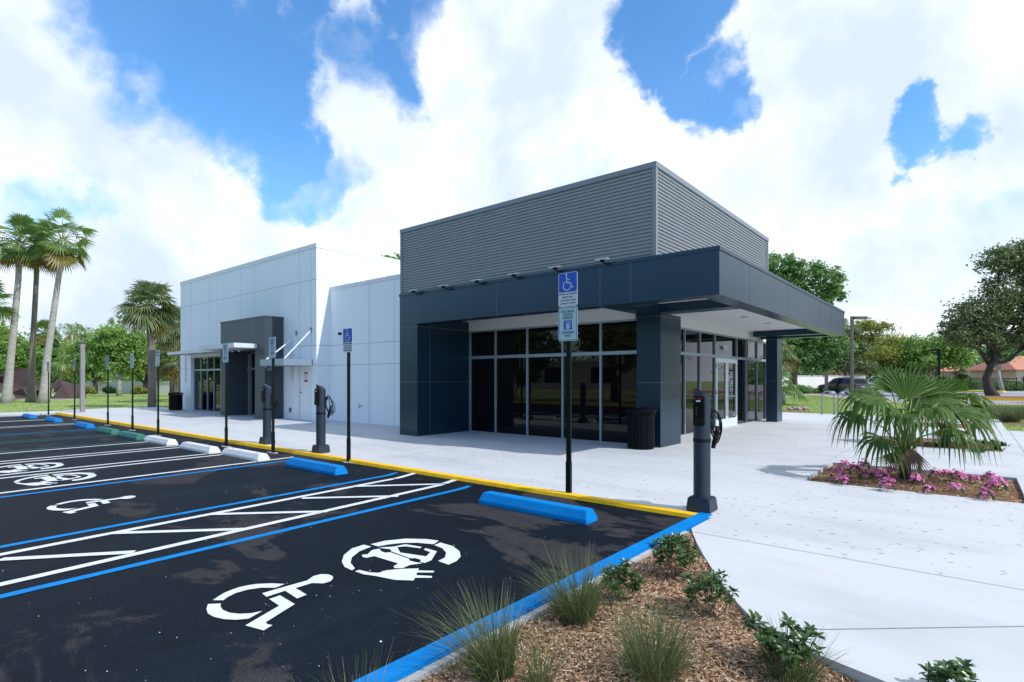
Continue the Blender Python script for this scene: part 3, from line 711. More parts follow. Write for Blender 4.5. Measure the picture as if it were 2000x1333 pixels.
part(MB().box(XC0, XC1, YG-.15, 12.22, 0.05, ZS), 'pillar', M['dark_panel'])
part(MB().box(-5.5, XC1, 20.35, 21.0, 0.05, ZS), 'pillar', M['dark_panel'])
# thin panel joints
mb = MB()
for px in (817, 970, 1172, 1232):
    r = (px-CX)/CF; t = YF/(r*CS+CC); x = t*(r*CC-CS); mb.box(x-.004, x+.004, YF-.0025, YF+.01, ZS, ZT-.07)
for y in (10.62, 11.05, 13.9, 17.3, 18.9): mb.box(XR-.01, XR+.0025, y-.004, y+.004, ZS, ZT-.07)
for z in (1.53, 2.96):
    mb.box(XP0-.0025, XP1+.0025, YF-.0025, YG, z-.004, z+.004); mb.box(XC0-.002, XC1+.0025, YG-.1525, 12.2, z-.004, z+.004); mb.box(-5.502, XC1+.0025, 20.3475, 20.9, z-.004, z+.004)
mb.box(XP1-.01, XP1+.0025, YF+.42, YF+.428, 0.1, ZS)
part(mb, 'panel_joint', M['dark_joint'])
# corrugated upper box
CX0, CX1, CY0, CY1, CZ0, CZ1 = XP0-.02, -4.45, 9.45, 16.65, 3.70, 5.58
def ribs(z0, z1, n, d):
    pr = []; h = (z1-z0)/n
    for i in range(n):
        z = z0+i*h; pr += [(0, z), (0, z+.40*h), (-d, z+.56*h), (-d, z+.84*h)]
    pr.append((0, z1)); return pr
pr = ribs(CZ0, CZ1-.1, 26, .026)
mb = MB()
def sweep(p0, p1, nrm):
    k = len(mb.v)
    for o_, z in pr:
        for q in (p0, p1): mb.v.append((q[0]+nrm[0]*o_, q[1]+nrm[1]*o_, z))
    for i in range(len(pr)-1): mb.f.append((k+2*i, k+2*i+1, k+2*i+3, k+2*i+2))
sweep((CX0, CY0), (CX1, CY0), (0, -1)); sweep((CX1, CY0), (CX1, CY1), (1, 0)); sweep((CX1, CY1), (CX0, CY1), (0, 1)); sweep((CX0, CY1), (CX0, CY0), (-1, 0))
part(mb, 'corrugated_cladding', M['clad'])
mb = MB(); mb.box(CX0-.02, CX1+.02, CY0-.02, CY1+.02, CZ1-.1, CZ1)
mb.box(CX1-.07, CX1+.012, CY0-.012, CY0+.07, CZ0, CZ1-.1); mb.box(CX1-.07, CX1+.012, CY1-.07, CY1+.012, CZ0, CZ1-.1); mb.box(CX0-.012, CX0+.05, CY0-.012, CY0+.05, CZ0, CZ1-.1)
part(mb, 'flashing', M['clad_trim'])
# upward floodlights on the fascia
for px, py in ((807, 568.5), (865.7, 559), (931, 548.5), (1003, 536.5), (1084, 523), (1176, 508)):
    r = (px-CX)/CF; y = 9.25; t = y/(r*CS+CC); x = t*(r*CC-CS); z = CZ+(CH-py)/CF*t
    mb = MB(); mb.box(x-.14, x+.14, y-.05, y+.05, z, z+.02)
    f = part(mb, 'floodlight', M['awning'], bevel=.006)
    a = MB(); a.box(x-.035, x+.035, y-.03, y+.03, z-.045, z-.001); a.tube([(x+.02, y, z-.04), (x+.05, y+.08, z-.075), (x+.05, 9.44, z-.075)], .013, 6)
    sub(a, 'knuckle_arm', M['black'], f)
# storefront windows
def storefront(axis, c, mull, zlev, openings=(), mat='alu', depth=.11, mw=.05, inset=.045):
    """axis 'x': frame in a plane y = c seen from -y; axis 'y': plane x = c seen from +x"""
    def bx(mb, a0, a1, z0, z1, d0, d1):
        if axis == 'x': mb.box(a0, a1, c+d0, c+d1, z0, z1)
        else: mb.box(c-d1, c-d0, a0, a1, z0, z1)
    fr = MB()
    for i, a in enumerate(mull):
        bx(fr, a-mw/2, a+mw/2, zlev[0], zlev[-1], 0, depth)
    for i in range(len(mull)-1):
        for j, z in enumerate(zlev):
            h = .045 if j in (0, len(zlev)-1) else .04
            if i in openings and j == 0: continue
            z0 = z if j == 0 else z-h if j == len(zlev)-1 else z-h
            bx(fr, mull[i]+mw/2, mull[i+1]-mw/2, z0, z0+h if j in (0, len(zlev)-1) else z+h, .002, depth)
    f = part(fr, 'window_frame', M[mat])
    for i in range(len(mull)-1):
        for j in range(len(zlev)-1):
            if i in openings and j == 0: continue
            g = MB(); bx(g, mull[i]+mw/2, mull[i+1]-mw/2, zlev[j]+.03, zlev[j+1]-.03, inset, inset+.02)
            sub(g, 'glass_pane', M['glass'], f)
    return f
storefront('x', YG, [XP1+.03, -10.0, -8.9, -7.79, -6.71, -5.72], [ZF-.03, 2.205, 2.955])
YM = [11.95, 13.0, 14.2, 15.28, 16.46, 18.42, 19.42, 20.6, 21.66]
storefront('y', -5.85, YM, [ZF-.03, 2.28, 2.955], openings=(4,))
# double entrance door
ya, yb = YM[4]+.03, YM[5]-.03; ym = (ya+yb)/2
for k, (a, b) in enumerate(((ya, ym-.004), (ym+.004, yb))):
    mb = MB(); x0, x1 = -5.92, -5.845
    for (p, q, z0, z1) in ((a, a+.11, ZF, 2.235), (b-.11, b, ZF, 2.235), (a+.11, b-.11, 2.10, 2.235), (a+.11, b-.11, ZF, ZF+.25)): mb.box(x0, x1, p, q, z0, z1)
    dr = part(mb, 'door', M['awning'])
    sub(MB().box(-5.89, -5.875, a+.10, b-.10, ZF+.24, 2.11), 'glass_pane', M['glass'], dr)
    yh = b-.06 if k == 0 else a+.06
    s = 1 if k else -1
    if k:
        hd = MB(); hd.tube([(-5.845, yh, 1.0), (-5.78, yh, 1.0), (-5.78, yh+.14, 1.0), (-5.78, yh+.14, 1.32), (-5.78, yh, 1.32), (-5.845, yh, 1.32)], .014, 8); sub(hd, 'handle', M['galv'], dr)
    hg = MB()
    for z in (.4, 1.15, 1.95): hg.box(-5.846, -5.83, (a if k == 0 else b)-.012, (a if k == 0 else b)+.012, z, z+.11)
    sub(hg, 'hinge', M['galv'], dr)
    if k:
        d = MB(); x = -5.873; cy = (a+b)/2
        for i, (wd, z) in enumerate(((.30, 1.80), (.36, 1.74), (.36, 1.68), (.30, 1.62), (.28, 1.50), (.30, 1.44), (.24, 1.38), (.26, 1.27), (.22, 1.21), (.2, 1.10))):
            q = cy-wd/2
            while q < cy+wd/2-.02:
                l = rnd.uniform(.025, .06); d.box(x, x+.002, q, min(q+l, cy+wd/2), z, z+.028); q += l+.012
        for j in range(7):
            an = j*.9; d.tube([(x, cy+.05*math.cos(an), 2.0+.04*math.sin(an)), (x, cy+.075*math.cos(an+.8), 1.97+.06*math.sin(an+.8))], .008, 5)
        d.box(x, x+.002, cy+.2, cy+.3, .42, .56); d.box(x, x+.002, cy-.33, cy+.33, 1.045, 1.07)
        sub(d, 'door_decal', M['sign_white'], dr)
o = put_text('9445', .20, M['sign_white'], (-5.868+11.7+.03, 17.25-9.4, 2.56), B, MX, .9, 'street_number', .004)
for y in (12.9, 17.0, 14.9):
    d = part(MB().lathe([(.085, 3.20), (.085, 3.214)], 20, (-4.55, y)), 'downlight', M['galv'])
    sub(MB().lathe([(.05, 3.195), (.05, 3.1995)], 16, (-4.55, y)), 'lens', M['lamp_lens'], d)
for x in (-9.5, -7.2):
    d = part(MB().lathe([(.085, 3.20), (.085, 3.214)], 20, (x, 10.5)), 'downlight', M['galv'])
    sub(MB().lathe([(.05, 3.195), (.05, 3.1995)], 16, (x, 10.5)), 'lens', M['lamp_lens'], d)
# enclosing walls behind
mb = MB(); mb.box(XP0, XP0+.2, YG+.2, 21.69, 0, ZS+.4); mb.box(XP0, -5.83, 21.69, 21.9, 0, ZS+.4)
part(mb, 'rear_wall', M['stucco'])

# white blocks
XT0, XT1, YT, ZT6 = -29.92, -17.62, 10.50, 6.36
YL, ZL = 11.03, 4.88
W0, W1, WZ = -28.62, -23.4, 2.64         # tall window
D0, D1, DZ = -18.78, -18.10, 2.10         # service door
PX0, PX1, PY = -23.62, -19.89, 9.78       # dark entrance portal
mb = MB(); th = .3
for (a, b, z0, z1) in ((XT0, W0, 0, ZT6-.16), (W0, PX0, WZ, ZT6-.16), (PX0, PX1, 2.75, ZT6-.16), (PX1, D0, 0, ZT6-.16), (D0, D1, DZ, ZT6-.16), (D1, XT1, 0, ZT6-.16)):
    mb.box(a, b, YT, YT+th, z0, z1)
part(mb, 'front_wall', M['stucco'])
part(MB().box(XT1-.3, XT1, YT+th, 22, 0, ZT6-.16), 'side_wall', M['stucco'])
mb = MB(); mb.box(XT0, XT0+.3, YT+th, 22, 0, ZT6-.16); mb.box(XT0, XT1, 22, 22.3, 0, ZT6-.16)
part(mb, 'rear_wall', M['stucco'])
part(MB().box(XT0+.3, XT1-.3, YT+th, 22, ZT6-.7, ZT6-.6), 'flat_roof', M['cap'])
def coping(x0, x1, y0, y1, z0, z1, wd=.34):
    mb = MB(); mb.box(x0-.02, x1+.02, y0-.02, y0+wd, z0, z1); mb.box(x0-.02, x1+.02, y1-wd, y1+.02, z0, z1)
    mb.box(x0-.02, x0+wd, y0+wd, y1-wd, z0, z1); mb.box(x1-wd, x1+.02, y0+wd, y1-wd, z0, z1); return mb
part(coping(XT0, XT1, YT, 22.3, ZT6-.158, ZT6), 'coping', M['cap'])
part(MB().box(XT1+.002, XP0-.002, YL, YL+.3, 0, ZL-.13), 'front_wall', M['stucco'])
part(MB().box(XT1+.002, XP0-.025, YL-.02, YL+.34, ZL-.128, ZL), 'coping', M['cap'])
part(MB().box(XT1, XP0, YL+.34, 22, ZL-.6, ZL-.5), 'flat_roof', M['cap'])
mb = MB(); jw = .007
def vx(px, y): r = (px-CX)/CF; t = y/(r*CS+CC); return t*(r*CC-CS)
for z in (5.10, 2.79, 2.09):
    for a, b in ((XT0, XT1),):
        if z > 2.7: mb.box(a, b if z > 3 else b, YT-.0025, YT+.01, z-jw, z+jw) if z > 3 else (mb.box(XT0, PX0, YT-.0025, YT+.01, z-jw, z+jw), mb.box(PX1, XT1, YT-.0025, YT+.01, z-jw, z+jw))
        else: mb.box(PX1, D0, YT-.0025, YT+.01, z-jw, z+jw); mb.box(D1, XT1, YT-.0025, YT+.01, z-jw, z+jw); mb.box(XT0, W0, YT-.0025, YT+.01, z-jw, z+jw)
    mb.box(XT1-.01, XT1+.0025, YT, YL if z < 4.8 else 22, z-jw, z+jw)
    if z < 4.8: mb.box(XT1+.002, XP0, YL-.0025, YL+.01, z-jw, z+jw)
for px in (373, 410, 424, 470, 497, 585, 608):
    x = vx(px, YT); lo = 0 if x > PX1 and not (D0-.05 < x < D1+.05) else (WZ+.1 if W0 < x < PX0 else 3.95 if x > PX0 and x < PX1 else 2.2 if x > PX1 else 0)
    mb.box(x-.005, x+.005, YT-.002, YT+.01, lo, ZT6-.16)
for px in (720.5, 723, 770): mb.box(vx(px, YL)-.005, vx(px, YL)+.005, YL-.002, YL+.01, 0, ZL-.13)
part(mb, 'wall_joint', M['joint'])
# tall window left of the portal
mull = [W0+.03]+[vx(px, YT) for px in (386.7, 399, 412, 425.4)]+[PX0+.6]
storefront('x', YT+.12, mull, [ZF-.02, 2.03, WZ])
# dark entrance portal
mb = MB(); mb.box(PX0, -23.1, PY, YT+.6, .03, 3.86); mb.box(-20.65, PX1, PY, YT+.12, .03, 3.86); mb.box(-23.1, -20.65, PY, YT+.12, 2.70, 3.86); mb.box(-20.67, -20.62, YT+.121, YT+.6, .03, 2.75)
part(mb, 'entrance_portal', M['portal_panel'])
mb = MB(); mb.box(PX0-.015, PX1+.015, PY-.015, YT-.003, 3.862, 3.93)
part(mb, 'portal_cap', M['portal_panel'])
mb = MB()
for x in (-23.1, -20.65): mb.box(x-.004, x+.004, PY-.0025, PY+.01, 2.7, 3.86)
mb.box(PX0, -23.1, PY-.0025, PY+.01, 1.55, 1.558); mb.box(-20.65, PX1+.0025, PY-.0025, YT-.01, 1.55, 1.558); mb.box(-20.65, PX1+.0025, PY-.0025, YT-.01, 2.72, 2.728)
part(mb, 'panel_joint', M['dark_joint'])
storefront('x', YT+.25, [-23.07, -22.3, -21.45, -20.66], [ZF-.02, 2.03, 2.70])
# slab awning over the entrance, louvred sunshade, awning over the service door
mb = MB(); mb.box(-23.55, -20.47, 8.93, PY-.002, 2.75, 2.915); aw = part(mb, 'entrance_awning', M['awning'], bevel=.008)
l = MB()
for x in (-21.0, -21.55, -22.6): l.lathe([(.05, 2.62), (.05, 2.749)], 12, (x, 9.35))
sub(l, 'awning_downlight', M['alu'], aw)
mb = MB(); lx0, lx1 = -28.75, -23.75
for i in range(9):
    y = 9.62+i*.1; mb.extr([(lx0, y, 2.76), (lx0, y+.012, 2.75), (lx0, y+.075, 2.83), (lx0, y+.063, 2.84)], (lx1-lx0, 0, 0))
ls = part(mb, 'louvre_sunshade', M['alu'], fixn=True)
b2 = MB()
for x in (lx0-.02, -27.1, -25.4, lx1+.02): b2.box(x-.02, x+.02, 9.56, YT-.003, 2.73, 2.85)
b2.box(lx0-.02, lx1+.02, 9.54, 9.56, 2.73, 2.85); sub(b2, 'louvre_bracket', M['awning'], ls)
b3 = MB(); b3.box(-29.25, -29.2, YT-.05, YT-.003, 1.45, 2.75); sub(b3, 'wall_rod', M['awning'], ls)
mb = MB(); mb.box(-19.52, -17.85, 9.42, YT-.003, 2.07, 2.30); aw2 = part(mb, 'door_awning', M['alu'], bevel=.006)
t = MB(); t.tube([(-17.95, 9.5, 2.30), (-17.95, YT-.02, 3.32)], .028, 8); t.tube([(-19.2, 9.5, 2.30), (-19.2, YT-.05, 3.05)], .028, 8); t.box(-19.23, -19.17, YT-.06, YT-.003, 1.5, 3.08)
sub(t, 'tie_rod', M['awning'], aw2)
br = MB(); br.box(-17.99, -17.91, YT-.04, YT-.003, 3.25, 3.42); br.box(-18.98, -18.90, YT-.04, YT-.003, 3.2, 3.36); sub(br, 'wall_bracket', M['galv'], aw2)
# service door
mb = MB(); mb.box(D0+.008, D1-.008, YT+.05, YT+.09, ZF-.02, DZ-.008); sd = part(mb, 'service_door', M['stucco'])
f = MB(); f.box(D0-.05, D0+.006, YT-.012, YT+.12, .05, DZ+.05); f.box(D1-.006, D1+.05, YT-.012, YT+.12, .05, DZ+.05); f.box(D0+.006, D1-.006, YT-.012, YT+.12, DZ-.006, DZ+.05); sub(f, 'door_frame', M['cap'], sd)
h = MB(); h.tube([(D0+.07, YT+.06, 1.12), (D0+.07, YT+.0, 1.12), (D0+.17, YT-.0, 1.12)], .016, 8); sub(h, 'handle', M['galv'], sd)
xs_ = (D0+D1)/2+.05
n1_ = MB(); n1_.box(xs_-.11, xs_+.11, YT+.045, YT+.048, 1.62, 1.86); sg = sub(n1_, 'warning_notice', M['sign_white'], sd)
n2_ = MB(); n2_.box(xs_-.10, xs_+.10, YT+.042, YT+.0445, 1.79, 1.85); n2_.box(xs_-.11, xs_+.11, YT+.042, YT+.0445, 1.50, 1.58)
sub(n2_, 'notice_print', M['red'], sd)
part(MB().box(-19.42, -19.30, YT-.05, YT-.003, .38, .55), 'outlet_box', M['galv'], bevel=.01)
mb = MB(); x = vx(706, YL); mb.tube([(x, YL, .70), (x, YL-.09, .70), (x, YL-.11, .64)], .016, 8); mb.box(x-.05, x+.05, YL-.075, YL-.06, .735, .75); mb.tube([(x, YL-.065, .70), (x, YL-.065, .745)], .008, 6)
part(mb, 'hose_tap', M['galv'])
mb = MB(); x = vx(666, YL); mb.box(x-.04, x+.04, YL-.10, YL-.003, 3.14, 3.22); mb.tube([(x, YL-.05, 3.18), (x+.12, YL-.1, 3.2)], .01, 6)
part(mb, 'wall_sensor', M['black'])
# ------------------------------------------------------------------ parking signs
def rrect(w_, h_, r, n=5):
    out = []
    for cx, cz, a0 in ((w_/2-r, h_/2-r, 0), (-w_/2+r, h_/2-r, 90), (-w_/2+r, -h_/2+r, 180), (w_/2-r, -h_/2+r, 270)):
        for k in range(n+1): a = R(a0+90*k/n); out.append((cx+r*math.cos(a), cz+r*math.sin(a)))
    return out
def plate(w_, h_, r, y0, y1, cz=0.0, cx=0.0):     # thin plate facing -Y
    p = rrect(w_, h_, r); mb = MB(); mb.extr([(cx+x, y0, cz+z) for x, z in reversed(p)], (0, y1-y0, 0)); return mb
def wheelchair_icon(s, y, cx=0, cz=0):
    mb = MB(); T = .0012
    def seg(a, b, wd):
        a = Vector((a[0], 0, a[1])); b = Vector((b[0], 0, b[1])); d_ = (b-a).normalized(); n_ = Vector((-d_.z, 0, d_.x))*wd/2
        mb.extr([Vector((cx, y, cz))+q*s for q in (a-n_, b-n_, b+n_, a+n_)], (0, T, 0))
    # wheel arc
    for k in range(20):
        a0 = R(115+k*11.5); a1 = R(115+(k+1)*11.5); c0 = (-.05+.24*math.cos(a0), -.20+.24*math.sin(a0)); c1 = (-.05+.24*math.cos(a1), -.20+.24*math.sin(a1)); seg(c0, c1, .05)
    seg((-.08, .30), (-.06, -.06), .07); seg((-.08, .12), (.14, .12), .05); seg((-.07, -.05), (.17, -.05), .06); seg((.16, -.05), (.26, -.32), .06); seg((.25, -.31), (.37, -.26), .05)
    mb.extr([(cx+s*(-.09+.06*math.cos(a)), y, cz+s*(.40+.06*math.sin(a))) for a in [k*math.pi/6 for k in range(12)]], (0, T, 0))
    return mb
def make_post(root, h):
    mb = MB(); mb.box(-.03, .03, -.004, .004, .45, h); mb.box(-.033, -.026, -.004, .028, .45, h); mb.box(.026, .033, -.004, .028, .45, h)
    nf = len(mb.f)
    s_ = MB(); s_.box(-.036, .036, -.012, .034, 0, .46); s_.box(-.01, .01, -.03, -.011, .40, .42); s_.box(-.01, .01, -.03, -.011, .10, .12); s_.build('sleeve', M['green_post'], root)
    for k in range(int((h-.5)/.05)): z = .5+k*.05; mb.box(-.0055, .0055, -.0055, -.0042, z, z+.012)
    p = mb.build('post', M['green_post'], root); p.data.materials.append(M['black'])
    for f in p.data.polygons[nf:]: f.material_index = 1
    f_ = MB(); f_.prism([(.20*math.cos(a)*rnd.uniform(.7, 1.2), .07*math.sin(a)*rnd.uniform(.7, 1.2)) for a in [k*math.pi/6 for k in range(12)]], .0, .012); f_.build('footing', M['kerb'], root)
def access_plate(root, zc, full):
    W_, H_ = .305, .455
    o = plate(W_, H_, .03, -.012, -.009, zc).build('sign_plate', M['sign_white'], root)
    b = plate(W_-.018, H_*.56, .022, -.0135, -.0121, zc+H_*.205).build('blue_panel', M['sign_blue'], o)
    wheelchair_icon(.25, -.0152, 0, zc+.10).build('wheelchair_icon', M['sign_white'], o)
    if full:
        for i, (tx, sz) in enumerate((('PARKING BY DISABLED', .030), ('PERMIT ONLY', .032), ('TOW-AWAY ZONE', .032), ('& FINE UP TO $250', .031))):
            put_text(tx, sz, M['ink'], (0, -.0135, zc-.062-.042*i), o, MY, .92)
def charging_plate(root, zc, full):
    W_, H_ = .305, .455
    o = plate(W_, H_, .03, -.012, -.009, zc).build('sign_plate', M['sign_mint'], root)
    fr = MB(); p1 = rrect(W_-.02, H_-.02, .024); p2 = rrect(W_-.034, H_-.034, .018); n = len(p1)
    vs = [(x, -.0132, zc+z) for x, z in p1]+[(x, -.0132, zc+z) for x, z in p2]; fr.add(vs, [(i, n+i, n+(i+1) % n, (i+1) % n) for i in range(n)]); fr.build('border', M['sign_green'], o)
    for tx, z in (('ELECTRICAL', .165), ('VEHICLE', .122), ('PARKING', .079), ('CHARGING', -.115), ('ONLY', -.160)):
        put_text(tx, .048, M['sign_green'], (0, -.0132, zc+z), o, MY, .82, bold=.0006)
    plate(.13, .125, .006, -.0135, -.0121, zc-.015).build('blue_panel', M['sign_blue'], o)
    ic = MB(); ic.box(-.026, .018, -.0148, -.0136, zc-.062, zc+.035); ic.box(-.036, .028, -.0148, -.0136, zc-.068, zc-.060); ic.box(.036, .042, -.0148, -.0136, zc-.05, zc+.03); ic.box(.03, .048, -.0148, -.0136, zc+.02, zc+.036); ic.box(.018, .04, -.0148, -.0136, zc-.055, zc-.048)
    i2 = ic.build('charger_icon', M['sign_white'], o)
    plate(.03, .022, .002, -.0158, -.0149, zc+.017, -.004).build('icon_screen', M['sign_blue'], o)
    put_text('E', .022, M['sign_blue'], (-.004, -.0149, zc-.012), o); put_text('V', .022, M['sign_blue'], (-.004, -.0149, zc-.035), o)
def reserved_plate(root, zc, top):
    W_, H_ = .305, .455
    o = plate(W_, H_, .03, -.012, -.009, zc).build('sign_plate', M['sign_white'], root)
    if top: plate(W_-.03, .15, .01, -.0134, -.0121, zc+.13).build('green_panel', M['sign_green'], o)
    m = MB()
    m.extr([(-.09, -.0150, zc+.10), (-.03, -.0150, zc+.18), (.0, -.0150, zc+.12), (.04, -.0150, zc+.17), (.09, -.0150, zc+.09)], (0, .0012, 0))
    for i, wd in enumerate((.2, .17, .21, .15)): m.box(-wd/2, wd/2, -.0148, -.0136, zc-.01-.045*i, zc+.012-.045*i)
    m.build('sign_print', M['sign_mint'] if top else M['ink'], o)
    m = MB(); m.extr([(-.03, -.0148, zc-.19), (.03, -.0148, zc-.19), (0, -.0148, zc-.165)], (0, .0012, 0)); m.box(-.06, .06, -.0148, -.0136, zc-.203, zc-.194); m.build('red_arrow', M['ink'], o)
GS = 'parking signs along the yellow kerb'
SG = [((1110, 974), 'both', 'tall dark green post carrying an accessible parking sign above an electric vehicle charging sign', 3.0),
      ((680, 906), 'acc', 'blue and white accessible parking sign on a green post right of the middle charging station', 2.54),
      ((532.5, 886), 'ev', 'pale green charging sign on a green post in front of the farthest charging station', 2.50),
      ((441, 873), 'ev', 'pale green charging sign on a green post in front of the dark entrance portal', 2.45),
      ((308, 851), 'resG', 'white sign with a green top on a green post beside the sabal palm trunk', 2.42),
      ((258, 841), 'res', 'plain white printed sign on a green post near the end of the green wheel stops', 2.40),
      ((210, 831), 'acc', 'narrow-looking blue over white accessible sign right of the grey lamp post', 2.40),
      ((145, 820), 'acc', 'blue over white accessible sign just left of the grey lamp post', 2.38),
      ((94, 812), 'acc', 'farthest accessible sign at the left end of the kerb, in front of the rusty sculpture', 2.38)]
for (px, py), kind, lb, h in SG:
    p = G(px, py); r = thing('parking_sign', (p.x, p.y, az(p.x, p.y)), lb, 'sign', GS)
    make_post(r, h-.02)
    if kind == 'both': access_plate(r, h-.228, True); charging_plate(r, h-.228-.462, True)
    elif kind == 'acc': access_plate(r, h-.228, True)
    elif kind == 'ev': charging_plate(r, h-.228, True)
    else: reserved_plate(r, h-.228, kind == 'resG')

# ------------------------------------------------------------------ charging stations
def charger(loc, lb):
    r = thing('charging_station', loc, lb, 'charging station', 'electric vehicle charging stations')
    b = MB(); b.frustum((-.142, .142, -.142, .142), (-.124, .124, -.124, .124), 0, .165); b.build('base', M['charger'], r, bevel=.014)
    mb = MB(); n = 28; R0 = .095; vs = []; zs = 1.42
    for lev in range(2):
        for k in range(n):
            a = 2*math.pi*k/n; x, y = R0*math.cos(a), R0*math.sin(a)
            # the top slopes down towards +X / +Y and is rounded
            t = (x*.77+y*.64)/R0; z = .16 if lev == 0 else zs-.045*(t+1)-.035*max(0, t)**2
            vs.append((x, y, z))
    fs = [(k, (k+1) % n, n+(k+1) % n, n+k) for k in range(n)]+[tuple(range(n-1, -1, -1)), tuple(range(n, 2*n))]
    mb.add(vs, fs); pole = mb.build('pedestal', M['charger'], r, smooth=True)
    md = pole.modifiers.new('b', 'EDGE_SPLIT'); md.split_angle = R(40)
    MB().lathe([(R0+.004, .800), (R0+.006, .81), (R0+.006, .83), (R0+.004, .84)], 28).build('collar', M['rubber'], r)
    # control face towards -Y
    pn = plate(.125, .34, .022, -.112, -.06, 1.16).build('control_panel', M['black'], r, fixn=True, bevel=.004)
    s = plate(.052, .016, .002, -.1132, -.1121, 1.275).build('display', M['lamp_lens'], pn)
    pl = plate(.115, .075, .012, -.118, -.112, 1.035).build('plug_holder', M['rubber'], pn, fixn=True)
    put_text('BOSCH', .019, M['red'], (.012, -.1122, 1.303), pn, MY, .95, bold=.0008)
    em = MB(); em.extr([(-.042+.008*math.cos(k*.52), -.1132, 1.303+.008*math.sin(k*.52)) for k in range(12)], (0, .001, 0)); em.build('emblem', M['galv'], pn)
    ld = MB()
    for z in (1.20, 1.165): ld.extr([(-.03, -.1132, z), (-.014, -.1132, z), (-.022, -.1132, z-.012)], (0, .001, 0))
    build_each(ld, 'arrow_symbol', M['galv'], pn); k = MB(); k.box(-.034, -.008, -.1132, -.1121, 1.125, 1.133); k.build('red_light', M['red'], pn)
    # cable coil hung on the back right
    dv = Vector((.64, .77, 0)); sd = Vector((-.77, .64, 0)); c0 = dv*.098
    rr = random.Random(int(abs(loc[0])*100)); cb = MB(); pts = []
    for k in range(4):
        w_ = .056+.013*k+rr.uniform(-.01, .01); hh = .155+.02*(k % 3)+rr.uniform(-.012, .012); so_ = (k-2)*.024
        for j in range(20):
            a = 2*math.pi*j/20
            pts.append(c0+dv*(w_*(1-math.cos(a))*.9)+sd*(so_+.02*math.sin(a*2)+.012*j/20)+Vector((0, 0, 1.02-.01*k+hh*math.sin(a+.4)-.02)))
    cb.tube(pts, .0072, 6); cab = cb.build('cable', M['rubber'], r, smooth=True)
    g = MB(); g.tube([c0+dv*.10+Vector((0, 0, .98)), c0+dv*.085+Vector((0, 0, .86)), c0+dv*.05+Vector((0, 0, .76))], [.02, .033, .028], 10); g.tube([c0+dv*.05+Vector((0, 0, .76)), c0+dv*.045+Vector((0, 0, .72))], .024, 10); g.build('plug', M['rubber'], cab, smooth=True)
    MB().box(c0.x-.03, c0.x+.03, c0.y-.03, c0.y+.03, 1.10, 1.16).build('hook', M['rubber'], r)
    return r
charger((-2.42, 6.36, pz(6.3)), 'charcoal electric vehicle charging station nearest the camera at the corner of the yellow kerb')
charger((-10.42, 6.31, pz(6.3)), 'charcoal charging station standing in front of the white wall, middle of the three')
charger((-12.80, 6.35, pz(6.3)), 'charcoal charging station farthest away, partly behind a green sign post')

# ------------------------------------------------------------------ litter bins
def bin_(loc, lb, sc=1.0):
    r = thing('litter_bin', loc, lb, 'litter bin', 'black slatted litter bins')
    b = MB(); n = 26; R0 = .275
    for k in range(n):
        a = 2*math.pi*k/n; ca, sa = math.cos(a), math.sin(a); ta = Vector((-sa, ca, 0))*.021; ra = Vector((ca, sa, 0))
        prf = [(R0, .04), (R0, .66), (R0+.012, .74), (R0+.045, .80)]
        for (q0, z0), (q1, z1) in zip(prf, prf[1:]):
            A = ra*q0+Vector((0, 0, z0)); Bq = ra*q1+Vector((0, 0, z1)); th_ = ra*.008
            b.add([A-ta, A+ta, Bq+ta, Bq-ta, A-ta+th_, A+ta+th_, Bq+ta+th_, Bq-ta+th_], [(3, 2, 1, 0), (4, 5, 6, 7), (0, 1, 5, 4), (1, 2, 6, 5), (3, 0, 4, 7), (2, 3, 7, 6)])
    b.build('slats', M['black'], r)
    rg = MB()
    for z, q in ((.04, R0+.012), (.66, R0+.012), (.80, R0+.05)):
        rg.lathe([(q-.02, z-.015), (q, z-.015), (q, z+.015), (q-.02, z+.015)], 32)
    build_each(rg, 'rim_ring', M['black'], r)
    MB().lathe([(R0-.03, .03), (R0-.03, .72)], 24).build('liner', M['rubber'], r)
    lid = MB(); n = 28
    prf = [(R0+.035, .815), (R0-.02, .84), (.17, .855), (.15, .83)]
    vs = []; fs = []
    for q, z in prf:
        for k in range(n): a = 2*math.pi*k/n; vs.append((q*math.cos(a), q*math.sin(a), z))
    for i in range(3):
        for k in range(n): fs.append((i*n+k, i*n+(k+1) % n, (i+1)*n+(k+1) % n, (i+1)*n+k))
    lid.add(vs, fs); lid.build('lid', M['black'], r, smooth=True)
    return r
bin_((-5.42, 10.80, ZF), 'black slatted litter bin beside the dark canopy column')
bin_((-28.95, 9.95, ZF), 'black slatted litter bin at the far end of the white building')

